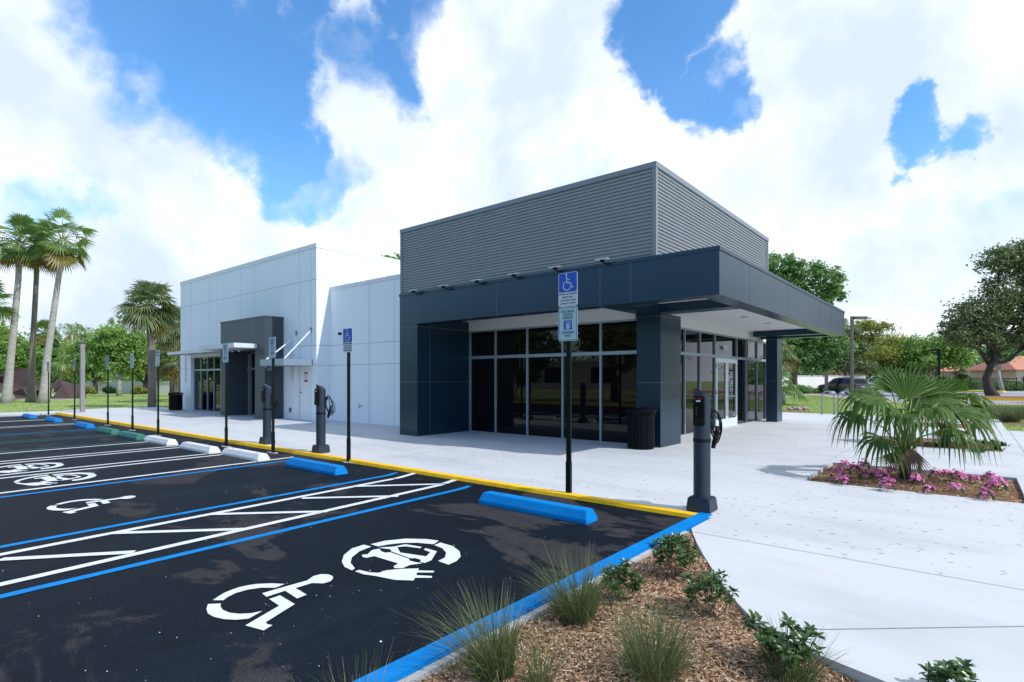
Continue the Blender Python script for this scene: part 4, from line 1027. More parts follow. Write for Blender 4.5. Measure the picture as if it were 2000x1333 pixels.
# ------------------------------------------------------------------ lamp posts, bike racks
p = P(161, 25.6); r = thing('lamp_post', (p.x, p.y, 0.07), 'grey square lamp post with one flat head, left of the building', 'lamp post')
MB().box(-.085, .085, -.085, .085, 0, 3.18).build('pole', M['pole_grey'], r, bevel=.01)
MB().box(-.62, .12, -.13, .13, 3.18, 3.27).build('lamp_head', M['pole_brown'], r, bevel=.01)
def lamp(px, d, h, lb, m='pole_brown', arms=((1, 0),), wd=.10, ex=None):
    p = P(px, d); r = thing('lamp_post', (p.x, p.y, 0.05), lb, 'lamp post', None, math.atan2(CS, CC))
    MB().box(-wd, wd, -wd, wd, .3, h).build('pole', M[m], r, bevel=.01)
    MB().frustum((-.2, .2, -.2, .2), (-.12, .12, -.12, .12), 0, .3).build('base', M[m], r)
    for s, dz in arms:
        hd = MB(); hd.box(s*.09 if s > 0 else s*1.05, s*1.05 if s > 0 else s*.09, -.16, .16, h-.22+dz, h-.02+dz); o = hd.build('lamp_head', M[m], r, bevel=.02)
        l_ = MB(); l_.box(min(s*.45, s*.98), max(s*.45, s*.98), -.13, .13, h-.226+dz, h-.222+dz); l_.build('lens', M['lamp_lens'], o)
    return r
lamp(1664, 39.6, 6.05, 'tall bronze lamp post with a square head right of the canopy', arms=((1, 0),), wd=.09)
lamp(1614, 60, 6.2, 'dark lamp post behind the parked SUV carrying a small white notice', arms=((1, 0),), wd=.13)
q = P(1614, 59.8, 3.1); nb = MB().box(-.25, .25, -.02, .02, -.25, .25).build('notice_board', M['sign_white']); nb.location = (q.x, q.y, 3.1); nb.rotation_euler = (0, 0, math.atan2(CS, CC)); nb.parent = S.objects['lamp_post.002']; nb.matrix_parent_inverse = Matrix(); nb.location = (0, -.17, 3.05); nb.rotation_euler = (0, 0, 0)
lamp(1834, 62, 4.9, 'black lamp post in front of the orange roofed houses', 'black', arms=((-1, 0),), wd=.09)
def rack(p, lb):
    r = thing('bike_rack', p, lb, 'bike rack', 'grey hoop bike racks', R(14))
    pts = [(-.22, 0, 0), (-.22, 0, .75)]+[(-.22*math.cos(k*math.pi/10), 0, .75+.22*math.sin(k*math.pi/10)) for k in range(1, 10)]+[(.22, 0, .75), (.22, 0, 0)]
    MB().tube(pts, .026, 10).build('hoop', M['galv'], r, smooth=True)
    f_ = MB(); f_.lathe([(.06, 0), (.06, .012)], 12, (-.22, 0)); f_.lathe([(.06, 0), (.06, .012)], 12, (.22, 0)); build_each(f_, 'foot_plate', M['galv'], r)
for px, lb in ((1617, 'leftmost grey hoop bike rack at the edge of the plaza'), (1649, 'second grey hoop bike rack, left of the bronze lamp post'), (1681, 'third grey hoop bike rack, right of the bronze lamp post')):
    q = P(px, 23.0, 0.13); rack(q, lb)

# ------------------------------------------------------------------ cars
def car(loc, rz, name, lb, paint, kind):
    r = thing(name, loc, lb, 'car' if kind != 'van' else 'van', None, rz)
    if kind == 'suv':
        low = [(-2.42, .42), (-2.46, .62), (-2.42, .98), (-2.36, 1.06), (1.10, 1.06), (2.05, .98), (2.36, .86), (2.44, .62), (2.40, .36), (1.9, .26), (-2.0, .28)]
        roof = [(-2.32, 1.06), (-2.02, 1.62), (-1.7, 1.72), (-.2, 1.76), (.42, 1.66), (1.22, 1.06)]; W_ = .97; wx = (1.45, -1.42)
        wins = [[(-2.12, 1.10), (-1.92, 1.55), (-1.20, 1.60), (-1.14, 1.10)], [(-1.06, 1.10), (-1.12, 1.60), (-.30, 1.62), (-.18, 1.10)], [(-.10, 1.10), (-.20, 1.62), (.32, 1.58), (.98, 1.10)]]
    elif kind == 'van':
        low = [(-2.55, .45), (-2.6, .7), (-2.58, 1.25), (1.35, 1.25), (2.2, 1.12), (2.5, .95), (2.55, .6), (2.5, .4), (1.9, .32), (-2.1, .32)]
        roof = [(-2.56, 1.25), (-2.4, 2.0), (-2.2, 2.08), (.3, 2.08), (.7, 1.95), (1.5, 1.25)]; W_ = 1.0; wx = (1.6, -1.55)
        wins = [[(-2.3, 1.32), (-2.2, 1.86), (-1.1, 1.88), (-1.1, 1.32)], [(.0, 1.32), (.0, 1.88), (.58, 1.84), (1.22, 1.32)]]
    else:
        low = [(-2.2, .40), (-2.25, .6), (-2.2, .9), (1.0, .92), (2.0, .82), (2.25, .6), (2.2, .34), (1.7, .24), (-1.8, .24)]
        roof = [(-2.0, .9), (-1.3, 1.36), (-.3, 1.46), (.3, 1.40), (1.05, .92)]; W_ = .9; wx = (1.35, -1.35)
        wins = [[(-1.5, .96), (-1.2, 1.30), (-.5, 1.36), (-.5, .96)], [(-.42, .96), (-.42, 1.36), (.2, 1.33), (.8, .96)]]
    ta = .16
    zb = roof[0][1]; zt = max(z for x, z in roof)
    def hw(z): return W_-.03-ta*(z-zb)/(zt-zb)
    mb = MB(); n = len(low)
    secs = [(-W_, .0), (-W_+.05, .04), (W_-.05, .04), (W_, 0)]
    vs = []
    for y, e in ((-W_, 0.05), (-W_+.09, 0), (W_-.09, 0), (W_, 0.05)):
        cx_ = sum(x for x, z in low)/n; cz_ = .65
        for x, z in low: vs.append((cx_+(x-cx_)*(1-e*.6), y, cz_+(z-cz_)*(1-e)))
    fs = [tuple(range(n)), tuple(range(4*n-1, 3*n-1, -1))]
    for s in range(3):
        for i in range(n): fs.append((s*n+i, (s+1)*n+i, (s+1)*n+(i+1) % n, s*n+(i+1) % n))
    mb.add(vs, fs); k = len(roof)
    vs = [(x, -hw(z), z) for x, z in roof]+[(x, hw(z), z) for x, z in roof]
    mb.add(vs, [tuple(range(k)), tuple(range(2*k-1, k-1, -1))]+[(i, k+i, k+i+1, i+1) for i in range(k-1)])
    body = mb.build('body', M[paint], r, fixn=True)
    for sy in (-1, 1):
        for wp in wins:
            g = MB(); g.add([(x, sy*(hw(z)+.006), z) for x, z in wp], [tuple(range(len(wp)))]); g.build('side_window', M['glass'], r)
    def cross(i, j, a, b, nm, m):
        (x0, z0), (x1, z1) = roof[i], roof[j]; nx, nz = (z0-z1), (x1-x0); ln = math.hypot(nx, nz); nx, nz = nx/ln*.008, nz/ln*.008
        if nz < 0: nx, nz = -nx, -nz
        if nm == 'rear_window': nx = -abs(nx)
        q = []
        for t, s in ((a, -1), (a, 1), (b, 1), (b, -1)):
            x = x0+(x1-x0)*t; z = z0+(z1-z0)*t; q.append((x+nx, s*(hw(z)-.09), z+nz))
        MB().poly(q).build(nm, M[m], r)
    cross(0, 1, .12, .9, 'rear_window', 'glass'); cross(k-2, k-1, .08, .92, 'windscreen', 'glass')
    for x in wx:
        for sy in (-1, 1):
            wd = MB(); wd.lathe([(.30, -.1), (.355, -.09), (.36, 0), (.355, .09), (.30, .1)], 20)
            wd.xf(Matrix.Translation((x, sy*(W_-.1), .36)) @ Matrix.Rotation(R(90), 4, 'X')); wh = wd.build('wheel', M['rubber'], r, smooth=False)
            rm = MB()
            for j in range(5):
                a = j*2*math.pi/5; rm.add([(.05*math.cos(a-.8), .05*math.sin(a-.8), 0), (.235*math.cos(a-.2), .235*math.sin(a-.2), 0), (.235*math.cos(a+.2), .235*math.sin(a+.2), 0), (.05*math.cos(a+.8), .05*math.sin(a+.8), 0)], [(0, 1, 2, 3)])
            rm.lathe([(.235, 0), (.265, 0.004)], 20)
            rm.xf(Matrix.Translation((x, sy*(W_+.006), .36)) @ Matrix.Rotation(R(90), 4, 'X')); rm.build('rim', M['rim'], wh)
            ar = MB(); ar.lathe([(.43, 0), (.43, .012)], 24); ar.xf(Matrix.Translation((x, sy*(W_-.045), .40)) @ Matrix.Rotation(R(90), 4, 'X')); ar.build('wheel_arch', M['black'], r)
    xe = low[2][0]
    for sy in (-1, 1):
        MB().box(xe-.03, xe+.30, sy*W_*.99-.05-(.2 if sy > 0 else -.0)*0-.09, sy*W_*.99+.02-.0-.05 if sy > 0 else sy*W_*.99+.10, zb-.24, zb-.05).build('tail_light', M['tail'], r)
        MB().box(low[6][0]-.2, low[6][0]-.02, sy*.78-.14, sy*.78+.14, .68, .82).build('headlight', M['lamp_lens'], r)
    MB().box(low[0][0]-.07, low[0][0]+.1, -W_+.1, W_-.1, .38, .56).build('bumper', M['car_silver'] if kind == 'suv' else M['black'], r, bevel=.02)
    MB().box(xe-.055, xe-.03, -.26, .26, .72, .86).build('number_plate', M['sign_white'], r)
    return r
hd = math.atan2(.56, -.83)
q = P(1646, 60); car((q.x, q.y, 0.02), hd, 'parked_suv', 'dark graphite SUV parked with its tail towards the plaza', 'car_dark', 'suv')
q = P(1722, 71); car((q.x, q.y, 0.02), hd, 'parked_van', 'white van parked behind the fan palm, right of the dark SUV', 'car_white', 'van')
q = P(1828, 76); car((q.x, q.y, 0.02), hd+.4, 'parked_car', 'white car half hidden behind the fan palm crown', 'car_white', 'sedan')
q = P(1966, 79); car((q.x, q.y, 0.02), 2.2, 'parked_car', 'silver car behind the black railing by the orange roofed house', 'car_silver', 'sedan')

# ------------------------------------------------------------------ folded steel sculpture on the left lawn
sc = thing('steel_sculpture', tuple(P(75, 44, 0.06)), 'folded rust brown steel sculpture of angular plates on the lawn behind the tall palms', 'sculpture')
def slab(pts, th=.10):
    q = [PZ(x, y, d) for x, y, d in pts]
    n_ = (q[1]-q[0]).cross(q[2]-q[0]).normalized()*th
    mb = MB()
    if len(q) == 3: mb.extr(q, n_)
    else:
        for i in range(1, len(q)-1): mb.extr([q[0], q[i], q[i+1]], n_)
    mb.build('steel_plate', M['rust'], sc, world=True, fixn=True)
for s in ([(-14, 736, 45), (22, 722, 45), (58, 718.5, 45), (59, 758, 44), (-14, 762, 44)], [(58, 718.5, 45), (80, 752, 47.5), (80, 772, 47), (59, 758, 44)],
          [(-20, 735, 43), (12, 735, 43), (20, 758, 43.5), (-20, 779, 42)], [(20, 758, 44), (80, 752, 45), (105, 755, 44.5), (98, 766, 43), (64, 761, 43.5), (22, 768, 43)],
          [(22, 768, 43), (44, 759, 42.6), (57, 777, 42.5), (32, 779, 42.2)], [(105, 765, 43), (116, 742, 44.2), (122, 751, 43)], [(122, 751, 43), (116, 742, 44.5), (160, 754, 45), (140, 779, 42.5)], [(122, 751, 43), (140, 779, 42.5), (101, 779, 42.2)],
          [(160, 754, 45), (140, 779, 42.5), (166, 778, 46)], [(57, 777, 43.5), (44, 759, 43.5), (98, 766, 44), (101, 779, 44), (57, 779, 44)], [(98, 766, 43), (116, 742, 44.4), (105, 752, 45), (80, 756, 45)]):
    slab(s)
a = P(5, 42.0); b = P(143, 42.0)
mb = MB(); strip(mb, (a.x, a.y), (b.x, b.y), 1.2, .10); mb2 = MB(); mb2.extr(mb.v, (0, 0, -.1)); mb2.build('plinth', M['kerb'], sc, world=True, fixn=True)

# ------------------------------------------------------------------ garden walls, houses, fence
def wall(a, b, h, th, lb, m='wall_white', name='garden_wall', z=0):
    a = Vector(a); b = Vector(b); d_ = (b-a).normalized(); n_ = Vector((-d_.y, d_.x, 0))*th
    r = thing(name, (a.x, a.y, z), lb, 'wall')
    mb = MB(); mb.extr([(a.x, a.y, z), (b.x, b.y, z), (b.x, b.y, z+h), (a.x, a.y, z+h)], n_); mb.build('wall_panel', M[m], r, world=True, fixn=True)
    mb = MB(); e = n_*.25; mb.extr([(a.x-e.x, a.y-e.y, z+h+.002), (b.x-e.x, b.y-e.y, z+h+.002), (b.x-e.x, b.y-e.y, z+h+.07), (a.x-e.x, a.y-e.y, z+h+.07)], n_*1.5); mb.build('wall_cap', M[m], r, world=True, fixn=True)
    return r
wall(P(165, 62), P(420, 56), 1.28, .25, 'low white garden wall behind the trees on the left lawn')
wall(P(1400, 66), P(1690, 78), 2.0, .25, 'white garden wall behind the dark SUV on the right')
def house(cx, d, wpx, hw_, hr, lb, depth=9, arch=False):
    q = P(cx, d); r = thing('house', (q.x, q.y, 0), lb, 'house', None, math.atan2(CS, CC)); W_ = wpx/CF*d/2
    MB().box(-W_, W_, 0, depth, 0, hw_).build('wall', M['cream'], r)
    mb = MB(); e = .6; mb.add([(-W_-e, -e, hw_), (W_+e, -e, hw_), (W_+e, depth+e, hw_), (-W_-e, depth+e, hw_), (-W_+2, depth/2, hr), (W_-2, depth/2, hr)], [(0, 1, 5, 4), (1, 2, 5), (2, 3, 4, 5), (3, 0, 4), (3, 2, 1, 0)]); mb.build('roof', M['roof_tile'], r)
    for x in (-W_*.6, 0.0, W_*.6):
        if arch and x == 0: continue
        f_ = MB().box(x-.9, x+.9, -.06, -.003, .9, 2.1).build('window', M['sign_white'], r); MB().box(x-.8, x+.8, -.075, -.062, 1.0, 2.0).build('pane', M['glass'], f_)
    if arch:
        pr = [(-1.1, -.06, 0), (1.1, -.06, 0), (1.1, -.06, 1.5)]+[(1.1*math.cos(a), -.06, 1.5+1.1*math.sin(a)) for a in [k*math.pi/8 for k in range(1, 8)]]+[(-1.1, -.06, 1.5)]
        mb = MB(); mb.extr(pr, (0, .05, 0)); mb.build('arched_doorway', M['bark_dark'], r, fixn=True)
    return r
house(1838, 92, 118, 2.9, 5.0, 'long cream house with an orange tiled roof behind the fan palm')
house(1962, 88, 70, 2.8, 3.2, 'cream house with an arched doorway behind the leaning tree', arch=True)
house(2040, 82, 110, 3.0, 5.2, 'cream house with an orange tiled roof at the right photo edge')
house(1700, 100, 120, 3.0, 4.3, 'low pale building with a shallow roof behind the parked white van')
fr = thing('railing_fence', tuple(P(1895, 76, 0.05)), 'black metal railing in front of the cream houses at the right', 'fence')
a = P(1895, 76, .05); b = P(2080, 73, .05); mb = MB(); mp = MB()
nb_ = 90
for k in range(nb_+1):
    q = a+(b-a)*k/nb_; wd = .045 if k % 15 == 0 else .018
    (mp if k % 15 == 0 else mb).box(q.x-wd, q.x+wd, q.y-wd, q.y+wd, .05, 1.75 if k % 15 else 1.85)
for z in (.2, 1.6):
    mb.tube([a+Vector((0, 0, z)), b+Vector((0, 0, z))], .03, 6)
mb.build('railing', M['black'], fr, world=True); build_each(mp, 'fence_post', M['black'], fr, world=True)

# ------------------------------------------------------------------ across the lot, behind the camera (seen in the shop windows)
structure(MB().box(-90, 20, -38, -30, -.05, 0.005).build('back_road', M['lot']))
structure(MB().box(-90, 20, -30, -29.8, -.05, .12).build('back_road_kerb', M['yellow_paint']))
r = thing('white_warehouse', (-30, -52, 0), 'plain white building across the road, mirrored in the shop windows', 'building')
MB().box(-60, 8, -8, 0, 0, 4.4).build('wall', M['kerb'], r); MB().box(-60.2, 8.2, -8.2, .2, 4.402, 4.7).build('coping', M['cap'], r)
wn = MB()
for x in range(-52, 5, 9): wn.box(x, x+4, .002, .05, 1, 3.5)
build_each(wn, 'window', M['glass'], r)
# ------------------------------------------------------------------ vegetation
def crown_mesh(name, blobs, n, size, m, seed, sig=.17, flat=1.0, shell=.45):
    g = np.random.default_rng(seed); Bl = np.array(blobs, float)
    wt = (Bl[:, 3]*Bl[:, 4]+Bl[:, 4]*Bl[:, 5]+Bl[:, 3]*Bl[:, 5]); wt /= wt.sum()
    nc = max(8, n//34); ib = g.choice(len(Bl), nc, p=wt)
    d = g.normal(size=(nc, 3)); d /= np.linalg.norm(d, axis=1)[:, None]
    rr = shell+(1-shell)*g.random(nc)**.6
    cc = Bl[ib, :3]+d*Bl[ib, 3:6]*rr[:, None]
    cr = Bl[ib, 3:6].mean(1)*g.uniform(.6, 1.4, nc)
    ic = g.integers(0, nc, n)
    off = g.normal(size=(n, 3))*sig*cr[ic][:, None]; off[:, 2] *= flat*.75
    c = cc[ic]+off
    nr = g.normal(size=(n, 3))+d[ic]*.7+np.array([0, 0, .7]); nr /= np.linalg.norm(nr, axis=1)[:, None]
    t = g.normal(size=(n, 3)); t -= nr*(t*nr).sum(1)[:, None]; t /= np.linalg.norm(t, axis=1)[:, None]; b = np.cross(nr, t)
    L_ = size*g.uniform(.6, 1.3, n)[:, None]; W_ = L_*.36
    V = np.stack([c-t*L_*.5, c+b*W_, c+t*L_*.5+nr*L_*.08*g.normal(size=(n, 1)), c-b*W_], 1).reshape(-1, 3)
    return V, np.arange(n*4).reshape(n, 4)
def trunk_mb(path, rads, blobs, seed, limb=.35, twigs=4):
    rr = random.Random(seed); mb = MB(); path = [Vector(p) for p in path]
    mb.tube(path, rads, 9); top = path[-1]
    for b in blobs:
        c = Vector(b[:3]); st = path[-1] if rr.random() < .6 or len(path) < 3 else path[-2]
        mid = st.lerp(c, .5)+Vector((rr.uniform(-.3, .3), rr.uniform(-.3, .3), rr.uniform(-.1, .5)))*b[3]*.3
        r0 = rads[-1]*.62; mb.tube([st-(st-mid)*.02, mid, c], [r0, r0*.62, r0*.32], 6)
        for _ in range(twigs):
            e = c+Vector((rr.uniform(-1, 1)*b[3], rr.uniform(-1, 1)*b[4], rr.uniform(-.3, 1)*b[5]))*.8
            s_ = mid.lerp(c, rr.uniform(.3, 1)); mb.tube([s_, s_.lerp(e, .5)+Vector((0, 0, .12*b[5])), e], [r0*.3, r0*.2, r0*.07], 4)
    return mb
def tree(loc, label, blobs, path, rads, n, size, leaf, bark, seed, group=None, rz=0.0, sig=.17, flat=1.0, twigs=4, name='broadleaf_tree', shell=.45):
    r = thing(name, tuple(loc), label, 'tree', group, rz)
    trunk_mb(path, rads, blobs, seed, twigs=twigs).build('trunk', M[bark], r, smooth=True)
    V, F = crown_mesh('crown', blobs, n, size, M[leaf], seed, sig, flat, shell)
    mesh_np('crown', V, F, M[leaf], r)
    return r
CAMROT = math.atan2(CS, CC)
def ctree(px, d, label, blobs_px, base_py, tr_px, rads, n, size, leaf, bark, seed, group=None, z=0.05, depth=.8, **k):
    """blobs given as seen: (px, py, radius px wide, radius px high)"""
    base = P(px, d, z); s = d/CF
    bl = []; rr = random.Random(seed)
    for b in blobs_px:
        bl.append(((b[0]-px)*s, rr.uniform(-.4, .4)*b[2]*s, CZ+(CH-b[1])*s-z, b[2]*s, b[2]*s*depth, b[3]*s))
    path = [((x-px)*s, 0, max(-.1, CZ+(CH-y)*s-z)) for x, y in tr_px]; path[0] = (path[0][0], 0, -.1)
    return tree(base, label, bl, path, rads, n, size, leaf, bark, seed, group, CAMROT, **k)
GL = 'trees on the left lawn'
t1 = ctree(232, 50, 'bright green oak with a pale trunk, left of the sabal palm', [(222, 665, 32, 28), (250, 690, 30, 26), (205, 700, 28, 24), (235, 705, 34, 26), (265, 672, 24, 26), (195, 680, 22, 22)], 777, [(232, 778), (233, 750), (236, 728)], [.24, .2, .17], 13000, .24, 'leaf_a', 'bark_grey', 3, GL)
t2 = ctree(186, 60, 'rounded green oak behind the grey lamp post', [(175, 690, 34, 26), (150, 705, 28, 24), (200, 680, 30, 26), (178, 722, 36, 20), (140, 690, 24, 22)], 772, [(186, 775), (186, 752), (188, 735)], [.25, .21, .18], 12000, .27, 'leaf_a', 'bark_dark', 5, GL)
t3 = ctree(285, 58, 'yellow green oak right behind the sabal palm trunk', [(275, 680, 30, 24), (310, 690, 30, 26), (295, 705, 32, 22), (330, 680, 28, 30), (255, 715, 22, 18)], 770, [(284, 772), (285, 752), (287, 738)], [.3, .26, .2], 12000, .26, 'leaf_y', 'bark_dark', 8, GL)
t4 = ctree(336, 49, 'small yellow green tree beside the far end of the white building', [(333, 705, 22, 20), (318, 722, 20, 16), (345, 690, 22, 22)], 776, [(335, 778), (336, 758), (334, 735)], [.2, .18, .14], 7000, .22, 'leaf_y', 'bark_dark', 9, GL)
t5 = ctree(20, 62, 'large green tree behind the rusty sculpture at the left edge', [(10, 680, 44, 34), (-40, 670, 50, 44), (50, 705, 34, 26), (0, 715, 50, 26), (70, 690, 26, 22), (-10, 650, 34, 22)], 772, [(20, 775), (18, 750), (15, 725)], [.35, .3, .25], 15000, .30, 'leaf_a', 'bark_mid', 12, GL)
t6 = ctree(110, 66, 'green tree between the tall palms and the small palm', [(105, 690, 34, 26), (85, 710, 30, 22), (130, 715, 30, 22), (120, 735, 36, 16)], 770, [(110, 772), (110, 748), (108, 730)], [.25, .22, .18], 10000, .29, 'leaf_b', 'bark_grey', 14, GL)
def bush(px, py, d, rpx, hpx, n, size, leaf, lb, name='bush', group=None, seed=1):
    s = d/CF; q = P(px, d, 0.05); r = thing(name, tuple(q), lb, 'bush', group, CAMROT)
    hgt = hpx*s; W_ = rpx*s
    bl = [(0, 0, hgt*.5, W_*.6, W_*.6, hgt*.5), (W_*.45, 0, hgt*.4, W_*.5, W_*.5, hgt*.42), (-W_*.45, 0, hgt*.42, W_*.5, W_*.5, hgt*.42)]
    V, F = crown_mesh('foliage', bl, n, size, M[leaf], seed, .22); mesh_np('foliage', V, F, M[leaf], r)
    st = MB()
    for k in range(5): st.tube([(0, 0, 0), ((k-2)*W_*.2, 0, hgt*.5)], [.03, .012], 5)
    st.build('stem', M['stem'], r); return r
bush(170, 770, 56, 16, 16, 1800, .17, 'leaf_y', 'yellow green bush left of the white garden wall', seed=4)
bush(213, 770, 60, 12, 14, 1500, .17, 'leaf_b', 'dark green bush against the white garden wall left of the pale oak trunk', seed=5)
bush(270, 771, 56, 14, 16, 1500, .17, 'leaf_y', 'yellow green bush against the white garden wall left of the sabal palm', seed=6)
# palms
def fan(mb, hub, axis, nor, Rr, nseg, spread, droop, near=False, split=.5, rr=None, tipdroop=0.0):
    hub = Vector(hub); axis = Vector(axis).normalized(); nor = Vector(nor); nor = (nor-axis*nor.dot(axis)).normalized(); side = axis.cross(nor)
    rr = rr or rnd
    st = (0.06, .28, split, .72, .88, 1.0) if near else (.05, split, .8, 1.0)
    da = R(spread)/nseg
    for k in range(nseg):
        a = -R(spread)/2+da*(k+.5); dr = axis*math.cos(a)+side*math.sin(a)
        Ln = Rr*(.80+.20*math.cos(a*.55))*rr.uniform(.93, 1.04); sd = (-axis*math.sin(a)+side*math.cos(a))
        cup = nor*(.10*(1-math.cos(a)))*Rr
        vs = []; jig = rr.uniform(.7, 1.4)
        for s in st:
            fw = math.tan(da*.5)*Ln*s if s <= split else math.tan(da*.5)*Ln*split*max(.03, (1-s)/(1-split))**.75
            p = hub+dr*Ln*s+cup*s; dz = droop*jig*Ln*max(0, s-.12)**2.1 + tipdroop*jig*Ln*max(0, s-split)**1.5
            p = p+Vector((0, 0, -dz))-dr*(dz*.28)
            fw *= 1.04
            if near: vs += [p-sd*fw, p+nor*fw*.45, p+sd*fw]
            else: vs += [p-sd*fw-nor*fw*.2, p+sd*fw+nor*fw*.2]
        m = 3 if near else 2; fs = []
        for i in range(len(st)-1):
            for j in range(m-1): fs.append((i*m+j, (i+1)*m+j, (i+1)*m+j+1, i*m+j+1))
        mb.add(vs, fs)
def fan_palm(loc, label, trunk, rads, nl, pet, Rr, seed, leaf='frond', bark='bark_grey', elo=-50, ehi=82, group=None, skirt=8, droop=.22, nseg=22, name='fan_palm', tipd=.28, spread=205):
    r = thing(name, tuple(loc), label, 'palm tree', group); rr = random.Random(seed)
    MB().tube(trunk, rads, 12).build('trunk', M[bark], r, smooth=True)
    top = Vector(trunk[-1]); green = MB(); pt = MB(); old = MB(); dead = MB()
    for k in range(nl):
        t = (k+.5)/nl; el = R(ehi+(elo-ehi)*t**.85+rr.uniform(-15, 15)); az = k*2.39996+rr.uniform(-.5, .5)
        o = Vector((math.cos(az)*math.cos(el), math.sin(az)*math.cos(el), math.sin(el)))
        pl = pet*rr.uniform(.65, 1.2); sag = pl*.12*math.cos(el)
        hub = top+o*pl+Vector((0, 0, -sag)); ax = (o+Vector((0, 0, -.25*math.cos(el)))).normalized()
        up = Vector((0, 0, 1)); nn = up-ax*up.dot(ax)
        if nn.length < .2: nn = Vector((math.cos(az), math.sin(az), 0))*-1
        nn = nn.normalized(); nn = (nn+Vector((rr.uniform(-.5, .5), rr.uniform(-.5, .5), rr.uniform(-.2, .2))))
        tgt = old if t > .88 else green
        fan(tgt, hub, ax, nn, Rr*rr.uniform(.85, 1.1), nseg, spread, droop*rr.uniform(.7, 1.2), rr=rr, tipdroop=tipd)
        pt.tube([top-Vector((0, 0, .05)), top.lerp(hub, .5)+Vector((0, 0, sag*.6)), hub], [.03, .022, .014], 4)
    for k in range(skirt):
        az = k*2.4+rr.uniform(-.4, .4); o = Vector((math.cos(az)*.45, math.sin(az)*.45, -1)).normalized(); hub = top+o*pet*.6
        fan(dead if k % 3 else old, hub, o, Vector((math.cos(az), math.sin(az), .2)), Rr*rr.uniform(.6, .85), 14, 110, .1, rr=rr)
        pt.tube([top, hub], [.025, .012], 4)
    green.build('crown', M[leaf], r); pt.build('petioles', M['petiole'], r)
    if old.v: old.build('yellowing_fronds', M['frond_old'], r)
    if dead.v: dead.build('dead_fronds', M['frond_dead'], r)
    return r
def ptrunk(px0, d, pts, z=.06):       # pts: (px, py)
    b = P(px0, d, z); out = []
    for x, y in pts: q = PZ(x, y, d); out.append(tuple(q-b))
    out[0] = (out[0][0], out[0][1], -.1); return b, out
GP = 'tall fan palms on the left lawn'
b, tr = ptrunk(13, 35.3, [(13, 788), (14, 770), (19, 720), (29, 620), (36, 545), (38, 474)]); fan_palm(b, 'tall fan palm with a pale trunk and heavy crown, leftmost of the three', tr, [.40, .27, .21, .18, .16, .16], 38, 1.15, 1.0, 21, group=GP, skirt=12, nseg=20, elo=-60)
b, tr = ptrunk(60, 36.5, [(60, 786), (62, 765), (63, 700), (67, 620), (71, 545), (73, 476)]); fan_palm(b, 'tall fan palm with a thin grey trunk, middle of the three', tr, [.33, .22, .17, .15, .14, .14], 30, 1.1, .95, 22, group=GP, skirt=8, nseg=20, bark='bark_mid')
b, tr = ptrunk(86, 35.3, [(84, 787), (87, 765), (92, 700), (105, 610), (115, 540), (122, 468)]); fan_palm(b, 'tall fan palm with a pale leaning trunk and open crown, rightmost of the three', tr, [.39, .26, .20, .17, .15, .15], 27, 1.2, 1.0, 23, group=GP, skirt=7, nseg=20)
b, tr = ptrunk(-22, 34, [(-24, 788), (-26, 650), (-28, 590)]); fan_palm(b, 'fan palm whose fronds reach in from beyond the left photo edge', tr, [.3, .2, .18], 30, .9, 1.0, 24, group=None, skirt=4, nseg=18)
b, tr = ptrunk(297, 29.2, [(297, 800), (297, 740), (295, 660), (291, 598)]); fan_palm(b, 'sabal palm with a dark trunk and dense round crown left of the white building', tr, [.21, .19, .18, .19], 44, .75, 1.05, 25, leaf='frond_sabal', bark='bark_mid', elo=-58, ehi=85, skirt=6, nseg=24, droop=.30, tipd=.40, name='sabal_palm')
b, tr = ptrunk(352, 36, [(356, 795), (354, 700), (350, 640)]); fan_palm(b, 'sabal palm half hidden behind the far corner of the white building', tr, [.2, .18, .18], 40, .8, 1.15, 26, leaf='frond_sabal', bark='bark_mid', skirt=6, nseg=22, droop=.30, tipd=.40, name='sabal_palm')
b, tr = ptrunk(340, 40, [(343, 795), (343, 750), (341, 705)]); fan_palm(b, 'low sabal palm behind the white building corner, under the taller one', tr, [.2, .18, .18], 30, .8, 1.1, 27, leaf='frond_sabal', bark='bark_mid', skirt=3, nseg=20, droop=.30, tipd=.40, name='sabal_palm')
b, tr = ptrunk(92, 64, [(92, 775), (90, 700), (87, 648)]); fan_palm(b, 'distant fan palm with a brown skirt seen between the tall trunks', tr, [.25, .2, .2], 30, .9, 1.1, 28, skirt=12, nseg=16)
b, tr = ptrunk(119, 47, [(119, 776), (119, 740), (121, 706)]); fan_palm(b, 'small palm with a thin white trunk behind the sculpture', tr, [.09, .08, .08], 22, .7, .75, 29, skirt=6, nseg=14, spread=120, droop=.9)
for px, py, d, sd_, lb in ((140, 648, 72, 31, 'feathery palm top above the trees, left of the lamp post'), (160, 652, 74, 32, 'feathery palm top above the trees, behind the lamp post'), (232, 640, 70, 33, 'palm top rising over the oaks left of the sabal palm')):
    b, tr = ptrunk(px, d, [(px, 775), (px, py+6)]); fan_palm(b, lb, tr, [.2, .15], 20, 1.2, 1.5, sd_, skirt=0, nseg=12, spread=70, droop=.9, elo=0)
